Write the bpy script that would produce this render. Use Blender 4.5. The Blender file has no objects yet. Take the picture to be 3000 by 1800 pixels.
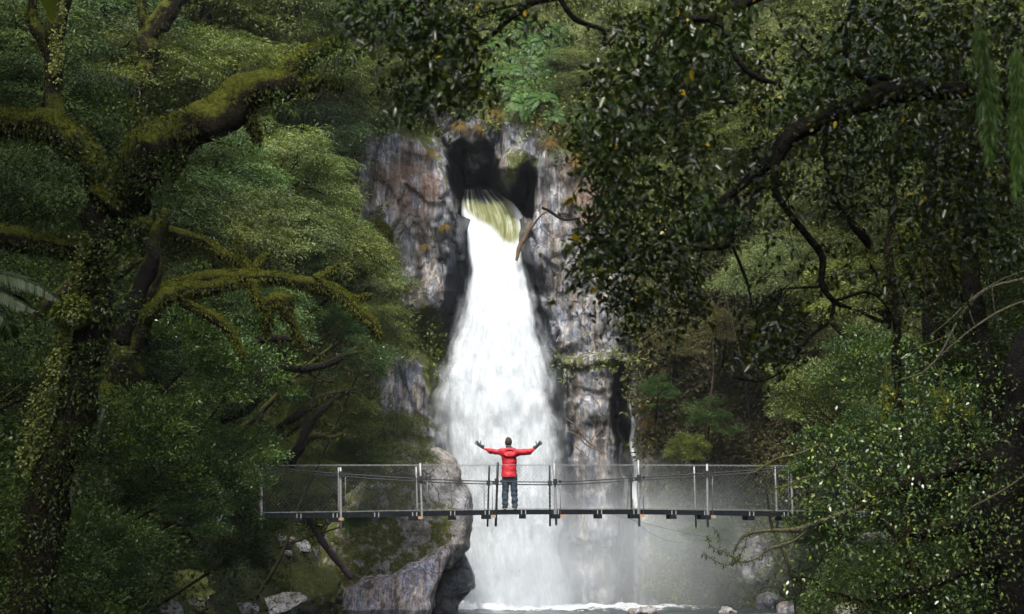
import bpy, math, random
import numpy as np
from mathutils import Vector
rng = np.random.default_rng(11)
random.seed(5)
scene = bpy.context.scene
col = scene.collection
PI = math.pi
R = math.radians
# ------------------------------------------------------------------ camera
F = 7000.0                      # focal length in pixels of the 3000-px photograph
CZ = 3.95                       # eye height above the pool
TILT = math.atan(590.0 / F)
CT, ST = math.cos(TILT), math.sin(TILT)

def at(px, py, Y):
    """pixel of the 3000x1800 photograph -> world point at distance Y (metres along +y)"""
    dx = (np.asarray(px, float) - 1500.0) / F
    dz = (900.0 - np.asarray(py, float)) / F
    fy = CT - dz * ST
    fz = ST + dz * CT
    s = np.asarray(Y, float) / fy
    return np.stack(np.broadcast_arrays(dx * s, np.asarray(Y, float) + 0 * s, CZ + fz * s), -1)

def proj(P):
    P = np.asarray(P, float)
    q = P - np.array([0, 0, CZ])
    d = q[..., 1] * CT + q[..., 2] * ST
    u = -q[..., 1] * ST + q[..., 2] * CT
    return 1500 + F * q[..., 0] / d, 900 - F * u / d, d

cam = bpy.data.cameras.new('camera'); co = bpy.data.objects.new('camera', cam); col.objects.link(co)
co.location = (0, 0, CZ); co.rotation_euler = (PI / 2 + TILT, 0, 0)
cam.sensor_width = 36; cam.lens = 36 * F / 3000; cam.clip_end = 1000; cam.clip_start = 0.5
cam.dof.use_dof = True; cam.dof.focus_distance = 66; cam.dof.aperture_fstop = 8
scene.camera = co
# ------------------------------------------------------------------ noise
_T = np.random.default_rng(3).random((32, 32, 32)).astype(np.float32)

def noise(p, f=1.0, seed=0):
    p = np.asarray(p, np.float32) * np.float32(f) + np.float32(seed * 7.31)
    i = np.floor(p).astype(np.int32); t = p - i; t = t * t * (3 - 2 * t)
    i &= 31; j = (i + 1) & 31
    x0, y0, z0 = i[..., 0], i[..., 1], i[..., 2]; x1, y1, z1 = j[..., 0], j[..., 1], j[..., 2]
    tx, ty, tz = t[..., 0], t[..., 1], t[..., 2]
    a = _T[x0, y0, z0] * (1 - tx) + _T[x1, y0, z0] * tx
    b = _T[x0, y1, z0] * (1 - tx) + _T[x1, y1, z0] * tx
    c = _T[x0, y0, z1] * (1 - tx) + _T[x1, y0, z1] * tx
    d = _T[x0, y1, z1] * (1 - tx) + _T[x1, y1, z1] * tx
    return ((a * (1 - ty) + b * ty) * (1 - tz) + (c * (1 - ty) + d * ty) * tz) * 2 - 1

def fbm(p, f=1.0, octv=4, seed=0, gain=.5):
    s = 0; a = 1
    for k in range(octv):
        s = s + a * noise(p, f * 2 ** k, seed + k); a *= gain
    return s

def sm(a, b, x):
    t = np.clip((x - a) / (b - a), 0, 1); return t * t * (3 - 2 * t)

def norm(v):
    return v / np.maximum(np.linalg.norm(v, axis=-1, keepdims=True), 1e-9)
# ------------------------------------------------------------------ mesh building
class MB:
    def __init__(s): s.V = []; s.F = []; s.n = 0; s.A = {}
    def add(s, V, Fc, m=0, **at_):
        V = np.asarray(V, np.float32).reshape(-1, 3)
        if len(V) == 0: return
        Fc = np.asarray(Fc, np.int64)
        s.V.append(V); s.F.append((Fc + s.n, m))
        for k in set(s.A) | set(at_):
            a = at_.get(k, 0.0)
            L = s.A.setdefault(k, [np.zeros(s.n, np.float32)] if s.n else [])
            L.append(np.broadcast_to(np.asarray(a, np.float32), (len(V),)))
        s.n += len(V)
    def build(s, name, mats, parent=None, origin=None, smooth=True, data_only=False):
        V = np.concatenate(s.V)
        if origin is not None: V = V - np.asarray(origin, np.float32)
        me = bpy.data.meshes.new(name)
        me.vertices.add(len(V)); me.vertices.foreach_set('co', V.ravel().astype(np.float32))
        tot = np.concatenate([np.full(len(f), f.shape[1]) for f, m in s.F])
        li = np.concatenate([f.ravel() for f, m in s.F])
        mi = np.concatenate([np.full(len(f), m) for f, m in s.F])
        me.loops.add(len(li)); me.loops.foreach_set('vertex_index', li.astype(np.int32))
        me.polygons.add(len(tot))
        me.polygons.foreach_set('loop_start', (np.cumsum(tot) - tot).astype(np.int32))
        me.polygons.foreach_set('material_index', mi.astype(np.int32))
        me.polygons.foreach_set('use_smooth', np.full(len(tot), smooth))
        for k, L in s.A.items():
            a = me.attributes.new(k, 'FLOAT', 'POINT'); a.data.foreach_set('value', np.concatenate(L).astype(np.float32))
        me.update(calc_edges=True)
        for m in (mats if isinstance(mats, (list, tuple)) else [mats]): me.materials.append(m)
        if data_only: return me
        o = bpy.data.objects.new(name, me); col.objects.link(o)
        if parent is not None: o.parent = parent
        return o

def tag(o, label=None, cat=None, group=None, kind=None):
    if label: o['label'] = label
    if cat: o['category'] = cat
    if group: o['group'] = group
    if kind: o['kind'] = kind
    return o

def thing(name, label, cat, loc, group=None):
    o = bpy.data.objects.new(name, None); col.objects.link(o); o.location = [float(v) for v in loc]
    o.empty_display_size = .3
    return tag(o, label, cat, group)

def smooth_path(pts, n):
    """Catmull-Rom through pts (k x d), n samples"""
    P = np.asarray(pts, float)
    if len(P) == 2: return P[0] + (P[1] - P[0]) * np.linspace(0, 1, n)[:, None]
    Q = np.vstack([2 * P[0] - P[1], P, 2 * P[-1] - P[-2]])
    u = np.linspace(0, len(P) - 1 - 1e-6, n); i = u.astype(int); t = (u - i)[:, None]
    a, b, c, d = Q[i], Q[i + 1], Q[i + 2], Q[i + 3]
    return .5 * (2 * b + (c - a) * t + (2 * a - 5 * b + 4 * c - d) * t ** 2 + (3 * b - 3 * c + d - a) * t ** 3)

def tube(P, rad, k=7, lump=0.0, lf=3.0):
    P = np.asarray(P, float); n = len(P)
    rad = np.broadcast_to(np.asarray(rad, float), (n,))
    T = norm(np.gradient(P, axis=0))
    up = np.array([0, 0, 1.]) if abs(T[:, 2]).mean() < .75 else np.array([1., 0, 0])
    A = norm(np.cross(T, up)); B = np.cross(T, A)
    th = np.linspace(0, 2 * PI, k, endpoint=False)
    V = P[:, None] + rad[:, None, None] * (np.cos(th)[None, :, None] * A[:, None] + np.sin(th)[None, :, None] * B[:, None])
    if lump:
        nrm = V - P[:, None]
        V = P[:, None] + nrm * (1 + lump * fbm(V, lf, 2)[..., None])
    V = np.concatenate([V.reshape(-1, 3), P[:1] - T[:1] * rad[0] * .3, P[-1:] + T[-1:] * rad[-1] * .3])
    i = np.arange(n - 1)[:, None] * k; j = np.arange(k)[None]
    j2 = (j + 1) % k
    Fq = np.stack([i + j, i + j2, i + k + j2, i + k + j], -1).reshape(-1, 4)
    j = np.arange(k); j2 = (j + 1) % k
    C0 = np.stack([np.full(k, n * k), j2, j, np.full(k, n * k)], -1)[:, :3]
    C1 = np.stack([np.full(k, n * k + 1), (n - 1) * k + j, (n - 1) * k + j2], -1)
    return V, Fq, np.concatenate([C0, C1])

def add_tube(mb, P, rad, k=7, m=0, lump=0., lf=3., **a):
    V, Fq, Ft = tube(P, rad, k, lump, lf)
    n0 = mb.n
    mb.add(V, Fq, m, **a)
    mb.F.append((Ft + n0, m))

def add_box(mb, c, s, rot=None, m=0):
    c = np.asarray(c, float); s = np.asarray(s, float) / 2
    V = np.array([[x, y, z] for x in (-1, 1) for y in (-1, 1) for z in (-1, 1)], float) * s
    if rot is not None: V = V @ np.asarray(rot).T
    Fc = np.array([[0, 1, 3, 2], [4, 6, 7, 5], [0, 4, 5, 1], [2, 3, 7, 6], [0, 2, 6, 4], [1, 5, 7, 3]])
    mb.add(V + c, Fc, m)

def grid_faces(nu, nv):
    i = np.arange(nu - 1)[:, None] * nv; j = np.arange(nv - 1)[None]
    return np.stack([i + j, i + nv + j, i + nv + j + 1, i + j + 1], -1).reshape(-1, 4)

_C = np.array([[x, y, z] for x in (0, 1) for y in (0, 1) for z in (0, 1)])
_E = [(a, b) for a in range(8) for b in range(a + 1, 8) if np.abs(_C[a] - _C[b]).sum() == 1]

def iso(fn, lo, hi, res):
    """naive surface nets of the zero level of fn (negative inside)"""
    lo = np.asarray(lo, float); n = np.ceil((np.asarray(hi, float) - lo) / res).astype(int) + 1
    g = np.stack(np.meshgrid(*[lo[i] + res * np.arange(n[i]) for i in range(3)], indexing='ij'), -1)
    v = fn(g).astype(np.float32); s = v < 0
    N = n - 1
    cnt = sum(s[c[0]:c[0] + N[0], c[1]:c[1] + N[1], c[2]:c[2] + N[2]].astype(np.int8) for c in _C)
    act = np.argwhere((cnt > 0) & (cnt < 8))
    pos = np.zeros((len(act), 3)); num = np.zeros(len(act))
    vals = [v[tuple((act + c).T)] for c in _C]
    for a, b in _E:
        m = (vals[a] < 0) != (vals[b] < 0)
        t = np.where(m, vals[a] / np.where(m, vals[a] - vals[b], 1), 0)
        pos += m[:, None] * (_C[a] + (_C[b] - _C[a]) * t[:, None]); num += m
    V = lo + res * (act + pos / num[:, None])
    idx = -np.ones(tuple(N), np.int64); idx[tuple(act.T)] = np.arange(len(act))
    Q = []
    for ax in range(3):
        sl = [slice(None)] * 3; s2 = [slice(None)] * 3
        sl[ax] = slice(0, -1); s2[ax] = slice(1, None)
        A, B = s[tuple(sl)], s[tuple(s2)]
        e = np.argwhere(A != B); o1, o2 = [k for k in range(3) if k != ax]
        ok = (e[:, o1] > 0) & (e[:, o2] > 0) & (e[:, o1] < N[o1]) & (e[:, o2] < N[o2])
        e = e[ok]; fl = A[tuple(e.T)]
        d1 = np.zeros(3, int); d1[o1] = 1; d2 = np.zeros(3, int); d2[o2] = 1
        q = np.stack([idx[tuple((e - d1 - d2).T)], idx[tuple((e - d2).T)], idx[tuple(e.T)], idx[tuple((e - d1).T)]], -1)
        if ax == 1: fl = ~fl
        q[~fl] = q[~fl][:, ::-1]
        Q.append(q)
    return V, np.concatenate(Q)

def smin(a, b, k):
    h = np.clip(.5 + .5 * (b - a) / k, 0, 1)
    return b * (1 - h) + a * h - k * h * (1 - h)

def cone_sdf(p, a, b, ra, rb, sq=None):
    """tapered capsule; sq = per-axis squash"""
    a = np.asarray(a, float); b = np.asarray(b, float)
    if sq is not None:
        sq = np.asarray(sq); p = p / sq; a = a / sq; b = b / sq
    ba = b - a; t = np.clip(((p - a) @ ba) / max(ba @ ba, 1e-9), 0, 1)
    return np.linalg.norm(p - (a + t[..., None] * ba), axis=-1) - (ra + (rb - ra) * t)

def ell_sdf(p, c, r):
    q = (p - np.asarray(c)) / np.asarray(r); l = np.linalg.norm(q, axis=-1)
    return (l - 1) * min(r)

def cells(x, z, s, seed, tilt=.35):
    """fractured faces: a random offset and slope per cell of a jittered grid"""
    g = np.random.default_rng(seed); J = g.random((64, 64, 5)); X = x / s; Z = z / s
    ix = np.floor(X).astype(int); iz = np.floor(Z).astype(int); best = np.full(X.shape, 1e9); out = np.zeros(X.shape)
    for a in (-1, 0, 1):
        for b in (-1, 0, 1):
            j = J[(ix + a) % 64, (iz + b) % 64]
            dx = X - (ix + a + j[..., 0]); dz = Z - (iz + b + j[..., 1]); d = dx * dx + dz * dz
            val = (j[..., 2] - .5) + tilt * ((j[..., 3] - .5) * dx + (j[..., 4] - .5) * dz) * 2
            m = d < best; best = np.where(m, d, best); out = np.where(m, val, out)
    return out

def poly_sd(X, Y, pts):
    """signed distance (negative inside) to a polygon"""
    P = np.asarray(pts, float); d = np.full(X.shape, 1e18); ins = np.zeros(X.shape, bool)
    for a, b in zip(P, np.roll(P, -1, 0)):
        e = b - a; wx, wy = X - a[0], Y - a[1]
        t = np.clip((wx * e[0] + wy * e[1]) / (e @ e + 1e-12), 0, 1)
        d = np.minimum(d, (wx - t * e[0]) ** 2 + (wy - t * e[1]) ** 2)
        c = (a[1] > Y) != (b[1] > Y)
        ins ^= c & (X < e[0] * (Y - a[1]) / (e[1] if e[1] else 1e-12) + a[0])
    d = np.sqrt(d); return np.where(ins, -d, d)
# ------------------------------------------------------------------ materials
class NT:
    def __init__(s, name):
        s.m = bpy.data.materials.new(name); s.m.use_nodes = True; s.t = s.m.node_tree; s.t.nodes.clear()
        s.out = s.n('ShaderNodeOutputMaterial')
    def n(s, typ, ins=None, **kw):
        nd = s.t.nodes.new(typ)
        for k, v in kw.items(): setattr(nd, k, v)
        for k, v in (ins or {}).items():
            if hasattr(v, 'is_output'): s.t.links.new(v, nd.inputs[k])
            elif v is not None: nd.inputs[k].default_value = v
        return nd
    def attr(s, name): return s.n('ShaderNodeAttribute', attribute_name=name).outputs['Fac']
    def coord(s, scale=(1, 1, 1), kind='Object'):
        c = s.n('ShaderNodeTexCoord').outputs[kind]
        return s.n('ShaderNodeMapping', {'Vector': c, 'Scale': scale}).outputs[0]
    def noise(s, vec, scale, detail=3, rough=.55, dist=0.):
        return s.n('ShaderNodeTexNoise', {'Vector': vec, 'Scale': scale, 'Detail': detail, 'Roughness': rough, 'Distortion': dist}).outputs['Fac']
    def ramp(s, fac, stops, interp='LINEAR'):
        r = s.n('ShaderNodeValToRGB', {'Fac': fac}); e = r.color_ramp; e.interpolation = interp
        while len(e.elements) < len(stops): e.elements.new(.5)
        for el, (p, c) in zip(e.elements, stops):
            el.position = p; el.color = (c[0], c[1], c[2], 1) if hasattr(c, '__len__') else (c, c, c, 1)
        return r.outputs['Color']
    def math(s, op, a, b=None, clamp=False):
        return s.n('ShaderNodeMath', {0: a, 1: b}, operation=op, use_clamp=clamp).outputs[0]
    def mix(s, fac, a, b, typ='MIX'):
        nd = s.n('ShaderNodeMix', data_type='RGBA', blend_type=typ)
        for k, v in ((0, fac), (6, a), (7, b)):
            if hasattr(v, 'is_output'): s.t.links.new(v, nd.inputs[k])
            elif hasattr(v, '__len__'): nd.inputs[k].default_value = (v[0], v[1], v[2], 1)
            else: nd.inputs[k].default_value = v
        return nd.outputs[2]
    def bump(s, h, strength=.5, dist=.05):
        return s.n('ShaderNodeBump', {'Height': h, 'Strength': strength, 'Distance': dist}).outputs[0]
    def pbr(s, color, rough=.6, spec=.5, normal=None, metal=0.):
        return s.n('ShaderNodeBsdfPrincipled', {'Base Color': (tuple(color) + (1,))[:4] if isinstance(color, tuple) else color,
               'Roughness': rough, 'Specular IOR Level': spec, 'Normal': normal, 'Metallic': metal}).outputs[0]
    def done(s, sh): s.t.links.new(sh, s.out.inputs['Surface']); return s.m

def plain(name, c, rough=.6, spec=.4, metal=0., var=.25, scale=12):
    t = NT(name); v = t.coord()
    k = t.noise(v, scale, 3)
    cc = t.ramp(k, [(.3, tuple(x * (1 - var) for x in c)), (.7, tuple(min(1, x * (1 + var)) for x in c))])
    return t.done(t.pbr(cc, rough, spec, t.bump(k, .2, .01), metal))

def leaf_mat(name, stops, rough=.42, transl=.3, spec=.5, hv=.25):
    t = NT(name)
    v = t.attr('v')
    c = t.ramp(v, stops)
    rnd = t.n('ShaderNodeObjectInfo').outputs['Random']
    k = t.math('ADD', t.math('MULTIPLY', rnd, hv * 2), 1 - hv)
    c = t.mix(1.0, c, t.n('ShaderNodeCombineColor', {0: k, 1: k, 2: k}).outputs[0], 'MULTIPLY')
    p = t.pbr(c, rough, spec)
    tr = t.n('ShaderNodeBsdfTranslucent', {'Color': t.mix(1.0, c, (1.3, 1.35, .55), 'MULTIPLY')}).outputs[0]
    return t.done(t.n('ShaderNodeMixShader', {0: transl, 1: p, 2: tr}).outputs[0])

def rock_mat(name, dark=(.07, .065, .06), mid=(.2, .18, .17), light=(.42, .4, .38), streak=1., bump=.5, sc=1., mossc=(.055, .065, .012), slab=0.):
    """attributes: moss, wet, rust (0..1)"""
    t = NT(name); v = t.coord()
    vs = t.n('ShaderNodeMapping', {'Vector': v, 'Scale': (1.6 * sc, 1.6 * sc, .2 * sc), 'Rotation': (0, .16, 0)}).outputs[0]
    vs2 = t.n('ShaderNodeMapping', {'Vector': v, 'Scale': (5 * sc, 5 * sc, .5 * sc), 'Rotation': (0, .1, 0)}).outputs[0]
    n1 = t.noise(v, .55 * sc, 5, .62)
    n2 = t.noise(t.coord((1, 1, 1 - .72 * slab)), 3.2 * sc, 5, .65)
    n3 = t.noise(v, 11 * sc, 4, .65)
    st = t.noise(vs, 1.0, 4, .6); st2 = t.noise(vs2, 1.0, 3, .6)
    base = t.ramp(n2, [(.3, dark), (.48, mid), (.68, light)])
    tone = t.ramp(n1, [(.32, (.72, .64, .56)), (.5, (1, .98, .95)), (.68, (.86, .92, 1.08))])
    base = t.mix(1.0, base, tone, 'MULTIPLY')
    if streak:
        sc1 = t.ramp(st, [(.36, (.2, .19, .19)), (.41, (.85, .74, .62)), (.46, (1.1, 1.06, 1.02)), (.5, (.5, .53, .6)), (.54, (.7, .8, 1.0)), (.59, (1.35, 1.3, 1.24)), (.63, (.75, .68, .6)), (.68, (.3, .29, .3))])
        base = t.mix(.9 * streak, base, t.mix(1.0, base, sc1, 'MULTIPLY'))
        sc2 = t.ramp(st2, [(.38, (.35, .34, .33)), (.46, (.9, .9, .9)), (.56, (1, 1, 1)), (.64, (1.4, 1.36, 1.3))])
        base = t.mix(.7 * streak, base, t.mix(1.0, base, sc2, 'MULTIPLY'))
    # cracks
    wv = t.n('ShaderNodeVectorMath', {0: v, 1: t.n('ShaderNodeVectorMath', {0: t.n('ShaderNodeTexNoise', {'Vector': v, 'Scale': 1.3 * sc, 'Detail': 3}).outputs['Color'], 1: (.5, .5, .5)}, operation='MULTIPLY').outputs[0]}, operation='ADD').outputs[0]
    vor = t.n('ShaderNodeTexVoronoi', {'Vector': t.n('ShaderNodeMapping', {'Vector': wv, 'Scale': (1, 1, .45), 'Rotation': (0, .5, 0)}).outputs[0], 'Scale': .95 * sc}, feature='DISTANCE_TO_EDGE').outputs['Distance']
    crk = t.ramp(vor, [(.0, 0.), (.022, 1.)])
    base = t.mix(t.math('MULTIPLY', t.math('SUBTRACT', 1.0, crk), t.ramp(n1, [(.42, 0.), (.56, .85)])), base, (.03, .028, .026))
    # lichen blotches
    lich = t.ramp(t.noise(v, 4.6 * sc, 6, .7), [(.6, 0.), (.66, 1.)])
    base = t.mix(t.math('MULTIPLY', lich, .75 - .35 * slab), base, (.5, .49, .46))
    holes = t.ramp(t.noise(t.coord((7 * sc, 7 * sc, 4 * sc)), 1.0, 3, .6), [(.34, 1.), (.4, 0.)])
    base = t.mix(t.math('MULTIPLY', holes, .8 - .55 * slab), base, (.035, .03, .028))
    rust = t.attr('rust')
    rf = t.math('MULTIPLY', rust, t.ramp(t.noise(v, 2.2 * sc, 5, .7), [(.4, 0.), (.55, 1.)]))
    base = t.mix(rf, base, t.ramp(n3, [(.35, (.06, .022, .01)), (.65, (.17, .07, .025))]))
    wet = t.ramp(t.math('ADD', t.attr('wet'), t.math('MULTIPLY', t.math('SUBTRACT', t.noise(t.coord((1.5, 1.5, .6)), 1.6, 6, .7), .5), 1.3)), [(.36, 0.), (.62, 1.)])
    base = t.mix(wet, base, t.mix(1.0, base, (.24, .27, .32), 'MULTIPLY'))
    moss = t.attr('moss')
    mf = t.ramp(t.math('ADD', moss, t.math('MULTIPLY', t.math('SUBTRACT', t.noise(v, 2.4 * sc, 5, .7), .5), 1.6)), [(.5, 0.), (.62, 1.)])
    mc = t.ramp(t.noise(v, 9, 4, .7), [(.3, tuple(x * .35 for x in mossc)), (.55, mossc), (.75, tuple(x * 2.0 for x in mossc))])
    base = t.mix(mf, base, mc)
    h = t.math('ADD', t.math('ADD', t.math('ADD', n2, t.math('MULTIPLY', crk, .35)), t.math('MULTIPLY', n3, .45)), t.math('MULTIPLY', st2, .5))
    rough = t.math('SUBTRACT', .85, t.math('MULTIPLY', wet, .55))
    return t.done(t.pbr(base, rough, .45, t.bump(h, bump, .12 / sc)))

def bark_mat(name, bark=(.05, .042, .034), moss=(.06, .07, .012), amount=.5, bias=.55, sc=1.):
    t = NT(name); v = t.coord()
    nz = t.n('ShaderNodeSeparateXYZ', {0: t.n('ShaderNodeNewGeometry').outputs['Normal']}).outputs[2]
    n = t.noise(v, 5 * sc, 5, .7); n2 = t.noise(v, 22 * sc, 4, .7)
    b = t.ramp(n2, [(.3, tuple(x * .5 for x in bark)), (.5, bark), (.72, tuple(x * 2.1 for x in bark))])
    mc = t.ramp(n2, [(.28, tuple(x * .4 for x in moss)), (.5, moss), (.75, (moss[0] * 2.0, moss[1] * 1.9, moss[2] * 1.6))])
    f = t.math('ADD', t.math('MULTIPLY', nz, .55), t.math('ADD', t.math('MULTIPLY', n, .9), amount - .5))
    f = t.ramp(f, [(bias - .1, 0.), (bias + .08, 1.)])
    c = t.mix(f, b, mc)
    return t.done(t.pbr(c, .9, .06, t.bump(t.math('ADD', n2, n), .9, .05)))
# ------------------------------------------------------------------ world, sun
SUN_EL, SUN_AZ = R(53), R(190)          # azimuth clockwise from +y (the view direction)
w = bpy.data.worlds.new('World'); scene.world = w; w.use_nodes = True
wt = w.node_tree; bg = wt.nodes['Background']
sky = wt.nodes.new('ShaderNodeTexSky'); sky.sky_type = 'NISHITA'; sky.sun_disc = False
sky.sun_elevation = SUN_EL; sky.sun_rotation = SUN_AZ; sky.dust_density = 2.5; sky.air_density = 1.0
hs = wt.nodes.new('ShaderNodeHueSaturation'); hs.inputs['Saturation'].default_value = .62
wt.links.new(sky.outputs[0], hs.inputs['Color']); wt.links.new(hs.outputs[0], bg.inputs[0]); bg.inputs[1].default_value = .15
sl = bpy.data.lights.new('sun', 'SUN'); sl.energy = 1.5; sl.angle = R(6); sl.color = (1, .95, .86)
so = bpy.data.objects.new('sun', sl); col.objects.link(so)
tosun = Vector((math.sin(SUN_AZ) * math.cos(SUN_EL), math.cos(SUN_AZ) * math.cos(SUN_EL), math.sin(SUN_EL)))
so.rotation_euler = tosun.to_track_quat('Z', 'Y').to_euler(); so.location = (0, 30, 60)
# ------------------------------------------------------------------ terrain
def bank_left(y): return -6.3 + 0 * y
def bank_right(y): return 8.0 + 2.5 * sm(65, 92, y)
def ground(x, y):
    x = np.asarray(x, float); y = np.asarray(y, float)
    dl = np.maximum(0, bank_left(y) - x); dr = np.maximum(0, x - bank_right(y))
    h = lambda d: .95 * d + .085 * d * d
    z = -.7 + h(dl + np.where(dl > 0, .7, 0) * sm(0, 1.2, dl)) + h(dr + .7 * sm(0, 1.2, dr))
    z = np.minimum(z, 34)
    z = z + 2.9 * sm(16, 5, y) * (np.abs(x) < 12)
    P = np.stack([x, y, 0 * x], -1)
    return z + (.35 * fbm(P, .35, 3, 5) + .9 * fbm(P, .09, 2, 9)) * sm(0, 3, dl + dr)

def hit(px, py, y0=30., y1=98.):
    ys_ = np.linspace(y0, y1, 700); P = at(np.full(700, px), np.full(700, py), ys_)
    k = np.where((ground(P[:, 0], P[:, 1]) >= P[:, 2]) | (P[:, 2] <= .05))[0]
    return float(ys_[k[0]]) if len(k) else y1
M = {}
M['soil'] = (lambda t: t.done(t.pbr(t.ramp(t.noise(t.coord(), 2.5, 5, .7), [(.3, (.010, .010, .006)), (.5, (.026, .030, .008)), (.7, (.055, .058, .010))]), .9, .2, t.bump(t.noise(t.coord(), 6, 4), .8, .1))))(NT('forest_floor'))
xs = np.linspace(-40, 40, 230); ys = np.linspace(-6, 98.4, 260)
X, Y = np.meshgrid(xs, ys, indexing='ij')
mb = MB(); TERR = np.stack([X, Y, ground(X, Y)], -1); mb.add(TERR, grid_faces(230, 260))
tag(mb.build('terrain', M['soil']), kind='structure')
# ------------------------------------------------------------------ cliff, a relief y = f(x, z) round the gorge
def pX(px): return (px - 1500) / 70.0
def pZ(py): return CZ + (1490 - py) / 70.0
cx = np.linspace(-20, 24, 560); cz = np.linspace(-1.2, 31, 420)
CX, CZZ = np.meshgrid(cx, cz, indexing='ij')
wob = np.stack([CX, 0 * CX, CZZ], -1)
WX = CX + .16 * fbm(wob, 1.1, 3, 21); WZ = CZZ + .16 * fbm(wob, 1.1, 3, 31)
PX, PY = WX * 70 + 1500, 1490 - (WZ - CZ) * 70
def block(pts, steep): return np.maximum(0, poly_sd(PX, PY, pts)) / 70 * steep
yf = np.full(CX.shape, 102.6)
yf = np.minimum(yf, 102.2 + .0 * CX + np.maximum(0, CZZ - 16.6) * 3)                      # wall behind the fall, lip shelf
BL = [
 ([(-200, 330), (1000, 400), (1110, 420), (1170, 395), (1235, 430), (1285, 480), (1312, 560), (1330, 620), (1318, 700), (1300, 900), (1245, 925), (1190, 905), (1150, 760), (-200, 760)], 98.2, 3.0),
 ([(1000, 740), (1170, 760), (1215, 900), (1000, 960)], 98.0, 3.0),
 ([(-200, 700), (1130, 960), (1200, 1040), (1250, 1090), (1278, 1300), (1278, 1900), (-200, 1900)], 98.6, 3.0),
 ([(1545, 690), (1575, 590), (1580, 500), (1610, 430), (1690, 470), (1800, 600), (1860, 1000), (1850, 1070), (1640, 1065), (1590, 900), (1555, 760)], 98.7, 3.2),
 ([(1530, 640), (1560, 620), (1575, 700), (1555, 760), (1535, 740)], 99.4, 4.0),
 ([(1650, 1095), (1700, 1085), (1790, 1075), (1795, 1400), (1798, 1900), (1672, 1900), (1650, 1350)], 98.1, 3.4),
 ([(1842, 900), (1870, 1000), (1890, 1250), (1900, 1900), (1852, 1900), (1846, 1200)], 98.6, 4.0),
 ([(1640, 1062), (1760, 1056), (1860, 1044), (1862, 1062), (1700, 1082), (1650, 1084)], 97.8, 5.0),
 ([(1866, 520), (3200, 500), (3200, 1900), (1892, 1900), (1880, 1200)], 98.0, 1.2),
 ([(1476, 300), (1610, 300), (1640, 440), (1575, 470), (1528, 488), (1500, 505), (1472, 500)], 99.3, 3.0),
 ([(1240, 230), (1500, 260), (1480, 395), (1320, 420), (1290, 380)], 100.2, 2.5),
]
for pts, Yd, stp in BL: yf = np.minimum(yf, Yd + block(pts, stp))
top = 99.3 + (CZZ - 19.6) * .55 + .6 * np.abs(fbm(wob, .35, 3, 41))
dtop = np.maximum(0, poly_sd(PX, PY, [(-300, 460), (1000, 380), (1230, 300), (1460, 240), (1500, 300), (1650, 300), (1800, 420), (2000, 500), (3300, 480), (3300, -900), (-300, -900)])) / 70 * 2.2
yf = np.minimum(yf, np.maximum(98.0, top) + dtop)
side = np.maximum(0, -CX - 4.5) * .12 + np.maximum(0, CX - 6) * -.12
yf = yf - side * 0
CAVE = [(1304, 440), (1318, 405), (1352, 388), (1384, 410), (1420, 396), (1444, 418), (1452, 470), (1470, 522), (1494, 538), (1516, 528), (1528, 500), (1546, 484), (1564, 494), (1571, 524), (1564, 570), (1556, 640), (1340, 630), (1330, 580), (1318, 540), (1312, 490)]
cv = -poly_sd(PX, PY, CAVE) / 70
yf = np.where(cv > 0, np.maximum(yf, 100.4 + np.minimum(cv * 9, 4.6)), yf)
cb = -poly_sd(PX, PY, [(1335, 376), (1436, 388), (1444, 462), (1404, 498), (1350, 486)]) / 70
yf = np.where(cb > 0, np.minimum(yf, 103.2 - np.minimum(cb * 5, 1.3)), yf)
crack = -poly_sd(PX, PY, [(1797, 1085), (1842, 1060), (1850, 1500), (1850, 1900), (1806, 1900), (1796, 1500)]) / 70
yf = np.where(crack > 0, yf + np.minimum(crack * 6, 1.4), yf)
nz3 = np.stack([CX, yf * .3, CZZ * .35], -1); nz1 = np.stack([CX, yf * .5, CZZ], -1)
facet = np.abs(noise(nz1, .9, 61)) * .5 + np.abs(noise(nz3, 2.1, 62)) * .28
yf = yf + .45 * fbm(nz1, .5, 3, 51) + .08 * fbm(nz3, 2.2, 3, 52) - facet * .5 + .05 * fbm(nz1, 5, 2, 53)
sx_, sz_ = CX + .12 * fbm(nz1, 1.6, 2, 57), CZZ + .12 * fbm(nz1, 1.6, 2, 58)
yf = yf + .38 * cells(sx_, (sz_ + .7 * sx_) * .5, 1.15, 5) + .13 * cells(sx_, (sz_ - .4 * sx_) * .55, .5, 6)
CL = np.stack([CX, yf, CZZ], -1)
ROCK = [  # bare rock, in photograph pixels
 [(1080, 430), (1165, 400), (1235, 430), (1290, 490), (1330, 620), (1310, 740), (1300, 900), (1245, 925), (1195, 890), (1165, 700), (1110, 620), (1060, 600)],
 [(1125, 1090), (1200, 1060), (1245, 1100), (1280, 1290), (1280, 1800), (1150, 1800), (1150, 1280)],
 [(1545, 640), (1580, 480), (1650, 480), (1740, 560), (1820, 760), (1850, 1040), (1650, 1060), (1570, 860)],
 [(1640, 1090), (1850, 1070), (1880, 1300), (1890, 1800), (1660, 1800)],
 [(1240, 330), (1500, 400), (1575, 380), (1600, 480), (1600, 640), (1620, 1060), (1680, 1200), (1680, 1800), (1270, 1800), (1270, 1050), (1330, 620)],
]
Lpx, Lpy, _ = proj(CL)
bare = np.full(CX.shape, 1e9)
for r in ROCK: bare = np.minimum(bare, poly_sd(Lpx, Lpy, r))
dy_z = np.gradient(yf, cz, axis=1)
moss = np.clip(.1 + sm(-15, 60, bare) * .75 + np.clip(dy_z * .25, -.2, .5), 0, 1)
LEDGE = poly_sd(Lpx, Lpy, [(1640, 1058), (1760, 1052), (1860, 1040), (1866, 1066), (1700, 1092), (1645, 1096)])
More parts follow.
